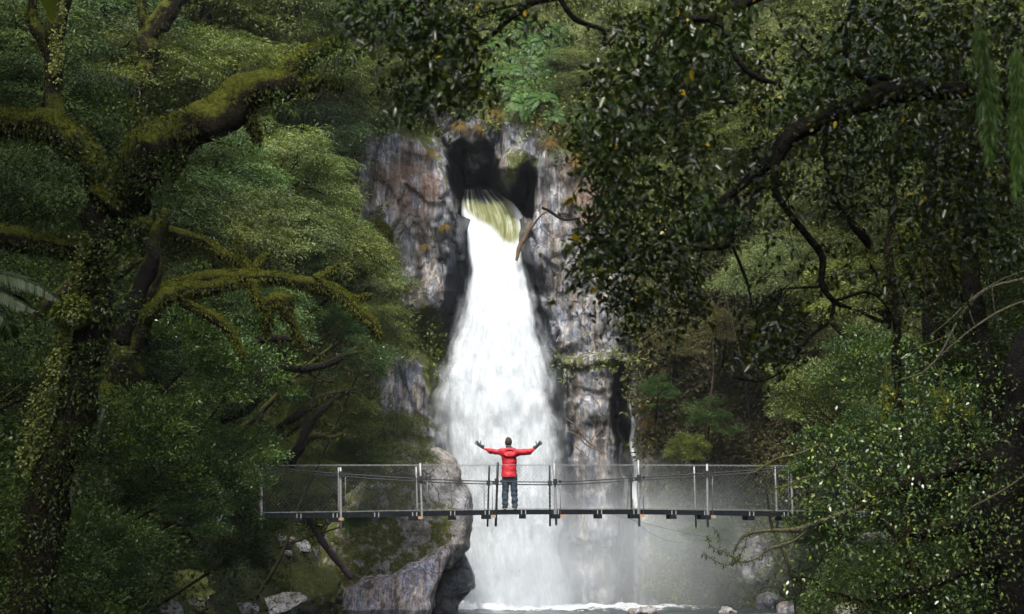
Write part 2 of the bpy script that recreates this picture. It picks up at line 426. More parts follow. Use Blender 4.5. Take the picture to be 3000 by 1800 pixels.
moss = np.maximum(moss, .62 * sm(14, -5, LEDGE))
moss = np.maximum(moss, .7 * sm(30, 0, poly_sd(Lpx, Lpy, [(1500, 440), (1570, 470), (1560, 500), (1490, 530)])))
moss = np.maximum(moss, .75 * sm(30, 0, poly_sd(Lpx, Lpy, [(1240, 900), (1290, 930), (1290, 1250), (1250, 1100)])))
rust = sm(60, -30, poly_sd(Lpx, Lpy, [(1120, 520), (1230, 440), (1290, 560), (1250, 620), (1150, 600)])) * .62
rust = np.maximum(rust, .6 * sm(40, -20, poly_sd(Lpx, Lpy, [(1660, 500), (1800, 600), (1830, 760), (1720, 700)])))
rust = np.maximum(rust, .75 * sm(50, -30, poly_sd(Lpx, Lpy, [(1880, 900), (2150, 850), (2150, 1250), (1900, 1300)])))
wet = sm(40, -25, poly_sd(Lpx, Lpy, [(1280, 640), (1345, 640), (1560, 680), (1610, 900), (1660, 1080), (1672, 1250), (1690, 1800), (1262, 1800), (1280, 1260), (1262, 1050), (1300, 900)]))
wet = np.maximum(wet, sm(15, -10, poly_sd(Lpx, Lpy, [(1780, 1040), (1850, 1000), (1856, 1500), (1850, 1800), (1800, 1800), (1790, 1400)])))
wet = np.maximum(wet, sm(25, -15, poly_sd(Lpx, Lpy, CAVE))); wet = np.maximum(wet, sm(20, -20, poly_sd(Lpx, Lpy, [(1250, 260), (1460, 260), (1470, 420), (1310, 440)])))
wet = np.maximum(wet, .5 * sm(1600, 1760, Lpy))
rust = rust * (1 - wet)
moss = moss * (1 - .7 * sm(12, -6, poly_sd(Lpx, Lpy, CAVE)))
M['cliff'] = rock_mat('cliff_rock', (.05, .049, .048), (.16, .157, .155), (.36, .36, .36), bump=.6, slab=1.)
mb = MB(); mb.add(CL, grid_faces(560, 420)[:, ::-1], moss=moss.ravel(), rust=rust.ravel(), wet=wet.ravel())
CLIFF_BARE = bare
tag(mb.build('cliff', M['cliff']), kind='structure')
# ------------------------------------------------------------------ pool
t = NT('river_water'); v = t.coord()
wv = t.noise(t.coord((1.0, .55, 1)), 2.6, 4, .6)
foam = t.attr('foam')
ff = t.ramp(t.math('ADD', foam, t.math('MULTIPLY', t.math('SUBTRACT', t.noise(t.coord((1, .5, 1)), 3.0, 5, .7), .5), 1.5)), [(.5, 0.), (.7, 1.)])
c = t.mix(ff, (.02, .032, .035), (.75, .78, .8))
M['river'] = t.done(t.pbr(c, t.math('ADD', .12, t.math('MULTIPLY', ff, .5)), .5, t.bump(t.math('ADD', wv, t.noise(v, 9, 3)), .55, .12)))
xs = np.linspace(-13, 16, 190); ys = np.linspace(17, 103, 420)
X, Y = np.meshgrid(xs, ys, indexing='ij'); P3 = np.stack([X, Y * .6, 0 * X], -1)
d = np.hypot((X - .2) / 3.4, (Y - 97.6) / 2.2)
foam = np.clip(1.25 - .42 * d, 0, 1) + .22 * sm(90, 96, Y)
hgt = .05 * fbm(P3, 1.1, 3, 71) + .16 * np.abs(noise(P3, 1.8, 74)) * sm(3.2, .8, d)
mb = MB(); mb.add(np.stack([X, Y, hgt], -1), grid_faces(190, 420), foam=np.clip(foam, 0, 1).ravel())
tag(mb.build('river', M['river']), kind='structure')
# ------------------------------------------------------------------ waterfall
rows = np.array([  # py, left px, right px, Y, bulge
 (556, 1362, 1440, 103.6, .02), (574, 1352, 1486, 102.2, .05), (600, 1349, 1512, 101.2, .12), (630, 1351, 1536, 100.5, .2), (665, 1360, 1546, 100.0, .28), (690, 1366, 1542, 99.8, .3), (730, 1370, 1528, 99.4, .4), (790, 1374, 1540, 98.9, .5),
 (860, 1366, 1560, 98.5, .65), (950, 1348, 1580, 98.0, .8), (1030, 1312, 1600, 97.6, 1.0), (1100, 1290, 1618, 97.3, 1.1), (1200, 1287, 1632, 97.0, 1.2), (1300, 1290, 1640, 96.9, 1.25),
 (1450, 1300, 1648, 96.8, 1.3), (1600, 1330, 1656, 96.8, 1.3), (1720, 1352, 1668, 96.7, 1.4), (1790, 1340, 1690, 96.5, 1.5)])
NV, NU = 210, 80
tv = np.linspace(0, 1, NV); py = 556 + (1790 - 556) * tv
def rowi(k): return np.interp(py, rows[:, 0], rows[:, k])
ker = np.ones(9) / 9
def smooth1(a):
    p = np.pad(a, 4, mode='edge'); return np.convolve(p, ker, 'valid')
Lp, Rp, Yp, Bp = [smooth1(rowi(k)) for k in (1, 2, 3, 4)]
u = np.linspace(-1, 1, NU)
U, VV = np.meshgrid(u, py, indexing='xy')      # rows: v, cols: u
mb = MB()
layers = [(.97, 0., 0., 1.0), (1.06, .25, .30, 2.0), (1.14, .45, .20, 3.0), (1.22, .6, .1, 4.)]
for li, (sc, fwd, al, sd) in enumerate(layers):
    cpx = (Lp + Rp) / 2; hw = (Rp - Lp) / 2
    grow = sm(650, 900, VV)
    wl = fbm(np.stack([U * 0 + sd, np.sign(U) * 3 + 0 * U, VV / 55], -1), 1, 4, 80) * .10 * grow
    s2 = 1 + (sc - 1) * grow + wl * np.abs(U) ** 2
    px_ = cpx[:, None] + hw[:, None] * U * s2
    streak = fbm(np.stack([U * 9, VV / 260, U * 0 + sd], -1), 1, 3, 90)
    bil = fbm(np.stack([px_ / 42, VV / 75, U * 0 + sd * 3], -1), 1, 4, 95)
    yy = Yp[:, None] - Bp[:, None] * np.sqrt(np.maximum(0, 1 - U ** 2)) - fwd * grow + streak * .07 * (1 - .6 * grow) - bil * .10 * grow
    P = at(px_, VV, yy)
    edge = (1 - np.abs(U))
    if li == 0:
        a = np.clip(edge * (9 - 4.5 * grow), 0, 1)
    else:
        a = np.clip(edge * 3.2, 0, 1) * (al + .5 * bil * .6) * grow
    a = a * (1 - sm(1740, 1790, VV) * .2)
    # smooth olive tongue where the river pours over the lip
    g = sm(24, -14, poly_sd(px_, VV, [(1352, 560), (1470, 566), (1496, 600), (1514, 650), (1522, 690), (1505, 712), (1478, 705), (1440, 662), (1400, 640), (1358, 606)]))
    e2 = np.clip(g, 0, 1) if li == 0 else g * 0
    if li > 0: a = a * sm(700, 760, VV)
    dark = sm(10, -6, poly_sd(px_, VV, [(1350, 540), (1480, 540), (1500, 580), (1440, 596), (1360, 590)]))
    Fc = grid_faces(NV, NU)[:, ::-1]
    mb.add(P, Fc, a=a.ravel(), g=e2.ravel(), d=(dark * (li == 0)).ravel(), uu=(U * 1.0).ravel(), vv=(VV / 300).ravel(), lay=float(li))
t = NT('white_water')
uv = t.n('ShaderNodeCombineXYZ', {0: t.attr('uu'), 1: t.attr('vv'), 2: t.attr('lay')}).outputs[0]
stk = t.noise(t.n('ShaderNodeMapping', {'Vector': uv, 'Scale': (11, 2.4, 3), 'Rotation': (0, 0, .05)}).outputs[0], 1.0, 4, .6)
pf = t.noise(t.n('ShaderNodeMapping', {'Vector': uv, 'Scale': (5, 5.5, 3)}).outputs[0], 1.0, 5, .62, .6)
g = t.attr('g')
green = t.ramp(t.math('ADD', t.math('MULTIPLY', stk, .6), t.math('MULTIPLY', pf, .4)), [(.34, (.11, .125, .045)), (.45, (.185, .195, .08)), (.53, (.26, .275, .15)), (.6, (.42, .44, .31)), (.67, (.62, .65, .58))])
gf = t.ramp(t.math('ADD', g, t.math('MULTIPLY', t.math('SUBTRACT', stk, .5), 1.1)), [(.3, 0.), (.85, 1.)])
wh = t.ramp(t.math('ADD', t.math('MULTIPLY', stk, .75), t.math('MULTIPLY', pf, .25)), [(.32, (.54, .59, .64)), (.5, (.68, .72, .75)), (.64, (.79, .82, .84))])
c = t.mix(gf, wh, green)
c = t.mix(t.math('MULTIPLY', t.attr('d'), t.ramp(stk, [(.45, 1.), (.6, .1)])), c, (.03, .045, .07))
df = t.n('ShaderNodeBsdfDiffuse', {'Color': c, 'Normal': t.bump(pf, .12, .2)}).outputs[0]
tl = t.n('ShaderNodeBsdfTranslucent', {'Color': c}).outputs[0]
sh = t.n('ShaderNodeMixShader', {0: .4, 1: df, 2: tl}).outputs[0]
al = t.attr('a')
nzm = t.math('ADD', t.math('MULTIPLY', t.math('SUBTRACT', pf, .5), .8), t.math('MULTIPLY', t.math('SUBTRACT', stk, .5), 1.3))
k = t.math('MULTIPLY', t.math('MULTIPLY', al, t.math('SUBTRACT', 1.0, al)), 4.0)
af = t.math('ADD', al, t.math('MULTIPLY', nzm, k), True)
M['fall'] = t.done(t.n('ShaderNodeMixShader', {0: af, 1: t.n('ShaderNodeBsdfTransparent').outputs[0], 2: sh}).outputs[0])
tag(mb.build('waterfall', M['fall']), label='tall white waterfall pouring from the dark gorge down to the pool', cat='waterfall')
# thin trickles on the rock beside the fall
def trickle(pts, wpx, Yo, label):
    pts = np.array(pts, float); P = smooth_path(pts, 60)
    wv_ = np.interp(np.linspace(0, 1, 60), np.linspace(0, 1, len(wpx)), wpx)
    uu = np.linspace(-1, 1, 9)
    px_ = P[:, 0][:, None] + uu[None] * wv_[:, None] / 2; py_ = P[:, 1][:, None] + 0 * uu[None]
    ix = np.clip(np.searchsorted(cx, pX(px_)), 0, 559); iz = np.clip(np.searchsorted(cz, pZ(py_)), 0, 419)
    yy = np.minimum(yf[ix, iz], 99.5); yy = smooth_rows(yy) - .12
    m_ = MB(); m_.add(at(px_, py_, yy), grid_faces(60, 9)[:, ::-1], a=np.broadcast_to(np.clip(1.3 * (1 - np.abs(uu)), 0, 1)[None] * 1.0, px_.shape).ravel(), g=0., d=0., uu=np.broadcast_to(uu[None] * .3, px_.shape).ravel(), vv=(py_ / 300).ravel(), lay=7.)
    return tag(m_.build('trickle', M['fall']), label=label, cat='trickle')
def smooth_rows(a):
    p = np.pad(a, ((4, 4), (0, 0)), mode='edge')
    a = sum(p[k:k + len(a)] for k in range(9)) / 9
    return np.minimum(a, a.mean(1, keepdims=True))
trickle([(1850, 1130), (1845, 1180), (1856, 1240), (1852, 1300), (1866, 1370), (1858, 1430), (1866, 1500)], [2, 5, 14, 22, 24, 26, 14], 0, 'thin pale trickle of water right of the dark vertical crack in the cliff')
# splashes along the foot of the fall
sp = MB()
for k in range(46):
    x = rng.uniform(-3.2, 6.0); y = 96.2 - rng.uniform(0, 1.4) ; r = rng.uniform(.06, .2) * (1.4 if abs(x) < 2.6 else .8)
    c0 = np.array([x, y, .02]); s_ = np.array([2.2, 1.2, rng.uniform(.5, 1.1)]) * r
    V, Q = iso(lambda p: ell_sdf(p, c0, s_) + .25 * r * fbm(p, 3 / r * .3, 2, k), c0 - s_ * 1.5, c0 + s_ * 1.5, max(s_) / 5)
    if len(V): sp.add(V, Q)
M['foam'] = plain('foam', (.85, .88, .9), .8, .1, var=.08)
tag(sp.build('splash_foam', M['foam']), kind='stuff')
# ------------------------------------------------------------------ spray drifting off the foot of the fall
def mist(name, c, r, dens, seed, label):
    V, Q = iso(lambda p: np.linalg.norm(p, axis=-1) - 1, (-1.1,) * 3, (1.1,) * 3, .12)
    m_ = MB(); m_.add(V, Q)
    t = NT(name + '_spray')
    v = t.n('ShaderNodeTexCoord').outputs['Object']
    l = t.n('ShaderNodeVectorMath', {0: v}, operation='LENGTH').outputs['Value']
    fo = t.ramp(l, [(0., 1.), (.45, .55), (.75, .16), (1., 0.)])
    nn = t.ramp(t.noise(v, 2.2, 3, .55), [(.3, .45), (.7, 1.3)])
    dn = t.math('MULTIPLY', t.math('MULTIPLY', fo, nn), dens)
    vol = t.n('ShaderNodeVolumePrincipled', {'Color': (.9, .95, 1, 1), 'Density': dn, 'Anisotropy': 0.})
    t.t.links.new(vol.outputs[0], t.out.inputs['Volume'])
    o = m_.build(name, t.m); o.location = [float(q) for q in c]; o.scale = r
    tag(o, kind='stuff')
    return o
mist('mist', at(1850, 1620, 94.6), (8.0, 3.0, 4.2), .27, 1, '')
mist('mist', at(1520, 1700, 94.6), (4.6, 2.2, 2.6), .32, 2, '')
# ------------------------------------------------------------------ suspension footbridge
M['steel'] = plain('galvanised_steel', (.27, .28, .28), .5, .5, .35, .3, 30)
M['dsteel'] = plain('dark_weathered_steel', (.016, .018, .021), .55, .4, .2)
M['timber'] = plain('dark_wet_timber', (.008, .010, .013), .8, .1, var=.4)
M['cutwood'] = plain('pale_timber_end', (.33, .22, .15), .8, .2)
M['wire'] = plain('netting_wire', (.16, .17, .17), .5, .5, .4)
BY, BW = 60.0, .46
def deck_z(x):
    px = 1500 + np.asarray(x) * F / BY
    py_ = np.interp(px, [300, 560, 720, 1000, 1240, 1490, 1866, 2300, 2560, 2900], [1530, 1511, 1506.5, 1503, 1499, 1494, 1493.5, 1500, 1505, 1518])
    return CZ + (1490 - py_) / F * BY
BX0, BX1 = -9.3, 10.6
bridge = thing('suspension_bridge', 'long narrow suspension footbridge with wire netting sides crossing in front of the waterfall', 'bridge', (0, BY, float(deck_z(0.))))
ORG = (0, BY, float(deck_z(0.)))
mb = MB(); n = 68
xx = np.linspace(BX0, BX1, n)
for a, b in zip(xx[:-1], xx[1:]):
    for k in range(4):
        yy0 = BY - BW + k * (2 * BW / 4)
        zc = float(deck_z((a + b) / 2)) - .02
        th = math.atan2(float(deck_z(b) - deck_z(a)), b - a)
        add_box(mb, ((a + b) / 2, yy0 + BW / 4, zc - rng.uniform(0, .004)), (b - a - .012, 2 * BW / 4 - .015, .04), [[math.cos(th), 0, -math.sin(th)], [0, 1, 0], [math.sin(th), 0, math.cos(th)]])
mb.build('deck', M['timber'], bridge, ORG, smooth=False)
for yy0 in (BY - BW - .03, BY + BW + .03):
    mb = MB()
    P = np.stack([xx, 0 * xx + yy0, deck_z(xx) - .055], -1)
    for a, b in zip(P[:-1], P[1:]):
        c0 = (a + b) / 2; th = math.atan2(b[2] - a[2], b[0] - a[0])
        add_box(mb, c0, (b[0] - a[0] + .002, .05, .125), [[math.cos(th), 0, -math.sin(th)], [0, 1, 0], [math.sin(th), 0, math.cos(th)]])
    mb.build('edge_beam', M['timber'], bridge, ORG, smooth=False)
bx = lambda px: (px - 1500) * BY / F
def tz(px, py): return CZ + (1490 - py) / F * BY
# cross beams under the deck
me = None
for px in (545, 650, 770, 880, 985, 1105, 1215, 1325, 1425, 1530, 1625, 1750, 1855, 1965, 2060, 2190, 2290, 2400, 2500):
    x = bx(px); m_ = MB(); z = float(deck_z(x))
    wd = .24 if px in (985, 1215, 1425, 1625, 1855, 2060, 2290) else .17
    add_box(m_, (x, BY, z - .165), (wd, 2 * BW + .5, .11))
    tr = m_.build('cross_beam', M['timber'], bridge, ORG, smooth=False)
    m_ = MB()
    for s in (-1, 1): add_box(m_, (x + s * .05 + .03, BY - BW - .065, z - .09), (.025, .02, .16))
    m_.build('strap', M['steel'], tr, ORG, smooth=False)
    if wd > .2:
        m_ = MB(); add_box(m_, (x + wd / 2 + .06, BY - BW + .1, z - .15), (.13, .5, .07))
        m_.build('end_block', M['cutwood'], tr, ORG, smooth=False)
# main cables
CB = np.array([(300, 1318), (560, 1348), (760, 1370), (1000, 1390), (1240, 1405), (1440, 1412), (1650, 1413), (1866, 1401), (2066, 1389), (2330, 1370), (2600, 1345), (2800, 1322)], float)
def cable_z(x): return tz(0, np.interp(1500 + np.asarray(x) * F / BY, CB[:, 0], smooth_c))
smooth_c = CB[:, 1]
for s, off in ((-1, 0), (1, .055)):
    P = smooth_path(np.stack([bx(CB[:, 0]), np.full(len(CB), BY + s * (BW + .13)), tz(0, CB[:, 1]) - off], -1), 90)
    m_ = MB(); add_tube(m_, P, .016, 6); m_.build('main_cable', M['dsteel'], bridge, ORG)
# stanchions: (px bottom, px top, top py, bottom py, side, steel?)
POSTS = [(756, 758, 1368, 1512, 1, 1), (776, 774, 1365, 1548, -1, 1), (990, 988, 1370, 1512, 1, 1), (1006, 1003, 1372, 1549, -1, 1), (1222, 1217, 1368, 1520, 1, 1), (1241, 1234, 1360, 1545, -1, 1),
         (1428, 1433, 1364, 1543, 1, 0), (1453, 1459, 1358, 1541, -1, 0), (1612, 1611, 1364, 1542, 1, 0), (1628, 1622, 1360, 1538, -1, 1), (1852, 1851, 1364, 1515, 1, 0), (1868, 1866, 1352, 1542, -1, 1), (2042, 2037, 1366, 1545, 1, 1),
         (2066, 2065, 1362, 1544, -1, 1), (2281, 2276, 1368, 1546, 1, 1), (2312, 2308, 1366, 1540, -1, 1), (2490, 2486, 1366, 1540, 1, 1), (2520, 2515, 1366, 1540, -1, 1), (560, 560, 1370, 1545, 1, 1), (585, 584, 1368, 1545, -1, 1)]
for pb, pt, yt, yb, s, stl in POSTS:
    y = BY + s * (BW + .09)
    A = np.array([bx(pt), y, tz(0, yt)]); B = np.array([bx(pb), y, tz(0, yb)])
    m_ = MB(); add_tube(m_, A + (B - A) * np.linspace(0, 1, 5)[:, None], (.03 if s < 0 else .024), 8)
    p = m_.build('post', M['steel'] if stl else M['dsteel'], bridge, ORG)
    xm = (pb + pt) / 2; m_ = MB(); zc = float(cable_z(bx(xm))) - (.03 if s > 0 else 0)
    add_box(m_, (bx(xm), y + s * .03, zc), (.10, .10, .13)); add_box(m_, (bx(xm) + .12, y + s * .04, zc), (.07, .06, .07))
    m_.build('cable_clamp', M['dsteel'], p, ORG, smooth=False)
# vertical hangers between posts
for px in (1418, 1443, 1640, 1880, 2080, 1840, 1018, 1255, 2300):
    m_ = MB(); x = bx(px); s = 1 if px in (1418, 1840) else -1
    add_tube(m_, np.array([[x, BY + s * (BW + .12), float(cable_z(x))], [x, BY + s * (BW + .12), float(deck_z(x)) - .1]]), .009, 5)
    m_.build('hanger', M['wire'], bridge, ORG)
# netting on both sides, diamond mesh of single wires
def net(side):
    m_ = MB(); y = BY + side * (BW + .06); st = .1
    zt = lambda x: tz(0, np.interp(1500 + x * F / BY, [500, 1240, 1866, 2560], [1366, 1364, 1364, 1367]))
    A = []; B = []
    for k in range(int((BX1 - BX0 + 2) / st)):
        x0 = BX0 - 1.1 + k * st
        for d in (1, -1):
            xa = x0 if d > 0 else x0 + 1.08
            zb, z1 = float(deck_z(np.clip(xa, BX0, BX1))) + .0, float(zt(xa + d * 1.08))
            A.append((xa, y, zb)); B.append((xa + d * 1.08, y + .012 * d, z1))
    A = np.array(A); B = np.array(B)
    ok = (A[:, 0] > BX0) & (A[:, 0] < BX1) & (B[:, 0] > BX0) & (B[:, 0] < BX1); A, B = A[ok], B[ok]
    r = .0015 if side < 0 else .0011
    prism_wires(m_, A, B, r)
    xs_ = np.linspace(BX0, BX1, 80)
    for f_, rr in ((lambda x: zt(x), .006), (lambda x: deck_z(x) + .03, .008)):
        add_tube(m_, np.stack([xs_, 0 * xs_ + y, f_(xs_)], -1), rr, 5)
    return m_.build('netting', M['wire'], bridge, ORG)
def prism_wires(m_, A, B, r, **kw):
    T = norm(B - A); up = np.where(np.abs(T[:, 2:3]) > .8, [[1., 0, 0]], [[0, 0, 1.]])
    U_ = norm(np.cross(T, up)); W_ = np.cross(T, U_)
    r = np.broadcast_to(np.asarray(r, float), (len(A),))[:, None]
    V = np.stack([E + r * f * (math.cos(q) * U_ + math.sin(q) * W_) for E, f in ((A, 1.), (B, .75)) for q in (0, 2.1, 4.2)], 1)
    i = np.arange(len(A))[:, None, None] * 6
    Q = np.array([[0, 1, 4, 3], [1, 2, 5, 4], [2, 0, 3, 5]])[None]
    m_.add(V.reshape(-1, 3), (i + Q).reshape(-1, 4), **kw)
net(-1); net(1)
# stay wires running down to the right bank
for a, b in (((1790, 1506), (2330, 1600)), ((1840, 1512), (2000, 1590))):
    m_ = MB(); A = at(*a, BY + .5); B = at(*b, BY + 9); T_ = np.linspace(0, 1, 30)[:, None]
    P = A + (B - A) * T_; P[:, 2] -= .35 * np.sin(T_[:, 0] * PI) * .5
    add_tube(m_, P, .0035, 5); m_.build('stay_wire', M['dsteel'], bridge, ORG)
# bank anchors so the bridge ends rest on something
for x in (BX0 + .3, BX1 - .3):
    m_ = MB(); z = float(deck_z(x)); gz = float(ground(x, BY)) - .6
    for s in (-1, 1):
        add_box(m_, (x, BY + s * (BW + .2), (gz + z + 2.4) / 2), (.2, .2, z + 2.4 - gz))
    add_box(m_, (x, BY, z + 2.05), (.16, 2 * BW + .3, .18)); add_box(m_, (x, BY, (gz + z - .3) / 2), (.5, 1.1, z - .3 - gz))
    m_.build('anchor_frame', M['timber'], bridge, ORG, smooth=False)
# ------------------------------------------------------------------ person, arms spread, facing the fall
M['skin'] = plain('skin', (.5, .3, .22), .5, .4, var=.08)
M['hair'] = plain('dark_hair', (.035, .028, .026), .7, .3, var=.4, scale=60)
t = NT('red_jacket'); v = t.coord()
M['jacket'] = t.done(t.pbr(t.ramp(t.noise(v, 7, 3), [(.3, (.36, .010, .020)), (.7, (.5, .018, .030))]), .55, .35, t.bump(t.noise(t.coord((1.5, 1.5, 5)), 5, 3), .6, .03)))
t = NT('navy_trousers'); v = t.coord()
M['trousers'] = t.done(t.pbr(t.ramp(t.noise(v, 9, 3), [(.3, (.018, .032, .05)), (.7, (.035, .055, .08))]), .7, .3, t.bump(t.noise(t.coord((1, 1, 2)), 14, 3), .6, .02)))
M['glove'] = plain('black_glove', (.018, .02, .024), .7, .3)
M['gaiter'] = plain('slate_neck_gaiter', (.05, .06, .08), .8, .2)
M['boot'] = plain('dark_boot', (.02, .022, .027), .6, .4)
PXW = bx(1493); feet = np.array([PXW, BY - .05, float(deck_z(PXW)) + .002])
person = thing('person', 'person in a red jacket and dark trousers on the bridge with both arms spread wide', 'person', feet)
Ls, Le, Lw, Lh = [(-.205, .01, 1.43), (-.47, .02, 1.465), (-.735, .06, 1.60), (-.86, .09, 1.70)]
Rs, Re, Rw, Rh = [(.225, .01, 1.425), (.49, .02, 1.445), (.685, .06, 1.585), (.79, .09, 1.69)]
HD = np.array([-.03, .02, 1.685])
def body(p):
    d = ell_sdf(p, HD, (.079, .1, .118))
    d = smin(d, ell_sdf(p, HD + [0, .035, -.075], (.055, .06, .05)), .03)                      # jaw
    d = smin(d, ell_sdf(p, HD + [0, .115, -.02], (.014, .022, .03)), .015)                     # nose
    for s in (-1, 1):
        d = smin(d, ell_sdf(p, HD + [s * .082, .0, -.015], (.012, .02, .032)), .01)            # ears
        d = np.maximum(d, -ell_sdf(p, HD + [s * .032, .108, .005], (.018, .016, .011)))       # eye sockets
    d = smin(d, ell_sdf(p, HD + [0, .1, -.065], (.026, .012, .009)), .008)                     # mouth
    d = smin(d, cone_sdf(p, (-.01, 0, 1.42), (-.03, .01, 1.6), .065, .052), .04)
    d = smin(d, cone_sdf(p, (-.005, 0, 1.3), (0, 0, .95), .14, .125, (1.05, .72, 1)), .05)
    for S, E, W in ((Ls, Le, Lw), (Rs, Re, Rw)):
        d = smin(d, cone_sdf(p, S, E, .05, .04), .05); d = smin(d, cone_sdf(p, E, W, .04, .028), .02)
        d = smin(d, cone_sdf(p, W, np.array(W) + .35 * (np.array(W) - E) , .026, .022), .02)
    for hx, kx, ax in ((-.085, -.095, -.105), (.095, .115, .135)):
        d = smin(d, cone_sdf(p, (hx * .9, 0, .9), (kx, .015, .48), .072, .052), .04)
        d = smin(d, cone_sdf(p, (kx, .015, .48), (ax, -.01, .09), .053, .036), .03)
        d = smin(d, cone_sdf(p, (ax, -.03, .05), (ax * 1.1, .14, .035), .035, .03), .03)
    return d
def clothing(name, fn, lo, hi, res, mat):
    V, Q = iso(fn, lo, hi, res); m_ = MB(); m_.add(V, Q); return m_.build(name, mat, person)
clothing('body', body, (-.95, -.25, -.01), (.9, .28, 1.84), .0125, M['skin'])
def jacket(p):
    d = cone_sdf(p, (-.015, -.005, 1.36), (-.012, 0, 1.13), .185, .172, (1.05, .72, 1))
    d = smin(d, cone_sdf(p, (-.012, 0, 1.15), (-.008, 0, .82), .174, .2, (1.0, .82, 1)), .06)
    d = smin(d, cone_sdf(p, (-.16, -.005, 1.44), (.16, -.005, 1.435), .07, .07), .07)
    for S, E, W in ((Ls, Le, Lw), (Rs, Re, Rw)):
        d = smin(d, cone_sdf(p, S, E, .086, .066), .07); d = smin(d, cone_sdf(p, E, W, .066, .05), .03)
    f = .012 * np.abs(noise(p * [1, 1, .6] + p[..., 2:3] * [.5, 0, 0], 9, 5)) + .018 * noise(p * [1, 1, 1.6], 7, 8) + .008 * noise(p, 17, 9)
    d = d + f
    d = np.maximum(d, .812 + .008 * np.sin(p[..., 0] * 20) - p[..., 2])                        # hem
    d = np.maximum(d, p[..., 2] - 1.535)                                                      # collar
    return d
clothing('jacket', jacket, (-.82, -.26, .76), (.78, .26, 1.7), .0125, M['jacket'])
def hood(p):
    q = p - np.array([-.0, -.135, 1.44])
    r = np.sqrt((q[..., 0] / .155) ** 2 + ((q[..., 2] + .02) / .105) ** 2)
    ring = np.sqrt(((r - .85) * .11) ** 2 + (q[..., 1] * 1.0) ** 2) - .04
    sag = ell_sdf(p, (-.005, -.135, 1.385), (.13, .05, .07))
    return smin(ring, sag, .03) + .008 * noise(p, 14, 4)
clothing('hood', hood, (-.26, -.26, 1.25), (.26, .02, 1.6), .011, M['jacket'])
def gaiter(p):
    d = cone_sdf(p, (-.015, 0, 1.5), (-.03, .01, 1.585), .088, .068)
    d = smin(d, cone_sdf(p, (.03, -.085, 1.54), (.11, -.06, 1.5), .042, .035), .04)
    return d + .008 * np.sin(p[..., 2] * 90) + .006 * noise(p, 16, 2)
clothing('neck_gaiter', gaiter, (-.16, -.18, 1.38), (.2, .14, 1.68), .01, M['gaiter'])
def hair(p):
    d = ell_sdf(p, HD + [0, -.012, .012], (.087, .105, .119))
    cut = np.maximum(p[..., 1] - (HD[1] + .055 + .3 * (p[..., 2] - HD[2] - .03)), HD[2] - .085 - p[..., 2])
    return np.maximum(d, cut) + .005 * noise(p, 45, 1)
clothing('hair', hair, HD - .16, HD + .16, .009, M['hair'])
def trousers(p):
    d = cone_sdf(p, (-.01, 0, .9), (-.005, 0, .8), .16, .16, (1.05, .78, 1))
    for s, hx, kx, ax in ((-1, -.095, -.105, -.112), (1, .092, .112, .135)):
        l = cone_sdf(p, (hx, 0, .84), (kx, .018, .47), .1, .082); l = smin(l, cone_sdf(p, (kx, .018, .47), (ax, -.01, .06), .08, .072), .02)
        d = smin(d, l, .025)
    d = d + .010 * np.sin(p[..., 2] * 48 + 5 * noise(p, 6, 1)) * sm(.7, .3, p[..., 2]) + .008 * noise(p, 15, 6)
    return np.maximum(d, np.maximum(.045 - p[..., 2], p[..., 2] - .97))
clothing('trousers', trousers, (-.26, -.2, .0), (.26, .2, 1.0), .0115, M['trousers'])
for sx, ax in ((-1, -.115), (1, .138)):
    def boot(p):
        d = cone_sdf(p, (ax, -.06, .05), (ax * 1.12, .15, .042), .05, .042)
        d = smin(d, cone_sdf(p, (ax, -.03, .06), (ax, -.02, .15), .052, .05), .03)
        return np.maximum(d, .0 - p[..., 2])
    clothing('boot', boot, (ax - .12, -.16, -.02), (ax + .14, .26, .22), .011, M['boot'])
for W, H, E, thumb in ((Lw, Lh, Le, 1), (Rw, Rh, Re, -1)):
    W, H, E = map(np.array, (W, H, E)); D = norm(H - W); up = norm(np.array([thumb * .8, .05, .75])); side = norm(up - (up @ D) * D); fn_ = np.cross(D, side)
    def glove(p):
        d = cone_sdf(p, W - norm(W - E) * .075, W + D * .01, .05, .037)                                 # cuff
        d = smin(d, cone_sdf(p, W + D * .01, W + D * .075, .032, .04, None), .02)
        for k, (off, ln) in enumerate(((.032, .068), (.011, .078), (-.011, .072), (-.032, .056))):
            b0 = W + D * .085 + side * off; b1 = b0 + D * ln * .55 + side * off * .25; b2 = b1 + D * ln * .5 + fn_ * .018 + side * off * .1
            d = smin(d, np.minimum(cone_sdf(p, b0, b1, .0125, .0115), cone_sdf(p, b1, b2, .0115, .0095)), .008)
        t0 = W + D * .03 + side * .03; t1 = t0 + side * .045 + D * .018; t2 = t1 + side * .03 + D * .022
        d = smin(d, np.minimum(cone_sdf(p, t0, t1, .016, .0135), cone_sdf(p, t1, t2, .0135, .011)), .012)
        return d
    lo = np.minimum(W, H) - .11; hi = np.maximum(W, H) + .13
    clothing('glove', glove, lo, hi, .0055, M['glove'])
# dark red bag lying on the deck at the left end
bgp = np.array([bx(738), BY, float(deck_z(bx(738)))])
bag = thing('bag', 'dark red bag lying on the left end of the bridge deck beside the leaves', 'bag', bgp)
V, Q = iso(lambda p: ell_sdf(p, (0, 0, .12), (.23, .15, .14)) + .03 * fbm(p, 8, 2, 3), (-.35, -.25, -.02), (.35, .25, .34), .02)
m_ = MB(); m_.add(V, Q); m_.build('sack', plain('dark_red_cloth', (.1, .012, .014), .8, .2), bag)
m_ = MB(); add_tube(m_, smooth_path([(-.15, -.02, .2), (-.05, -.05, .32), (.1, -.02, .22)], 14), .015, 6); m_.build('strap', M['glove'], bag)
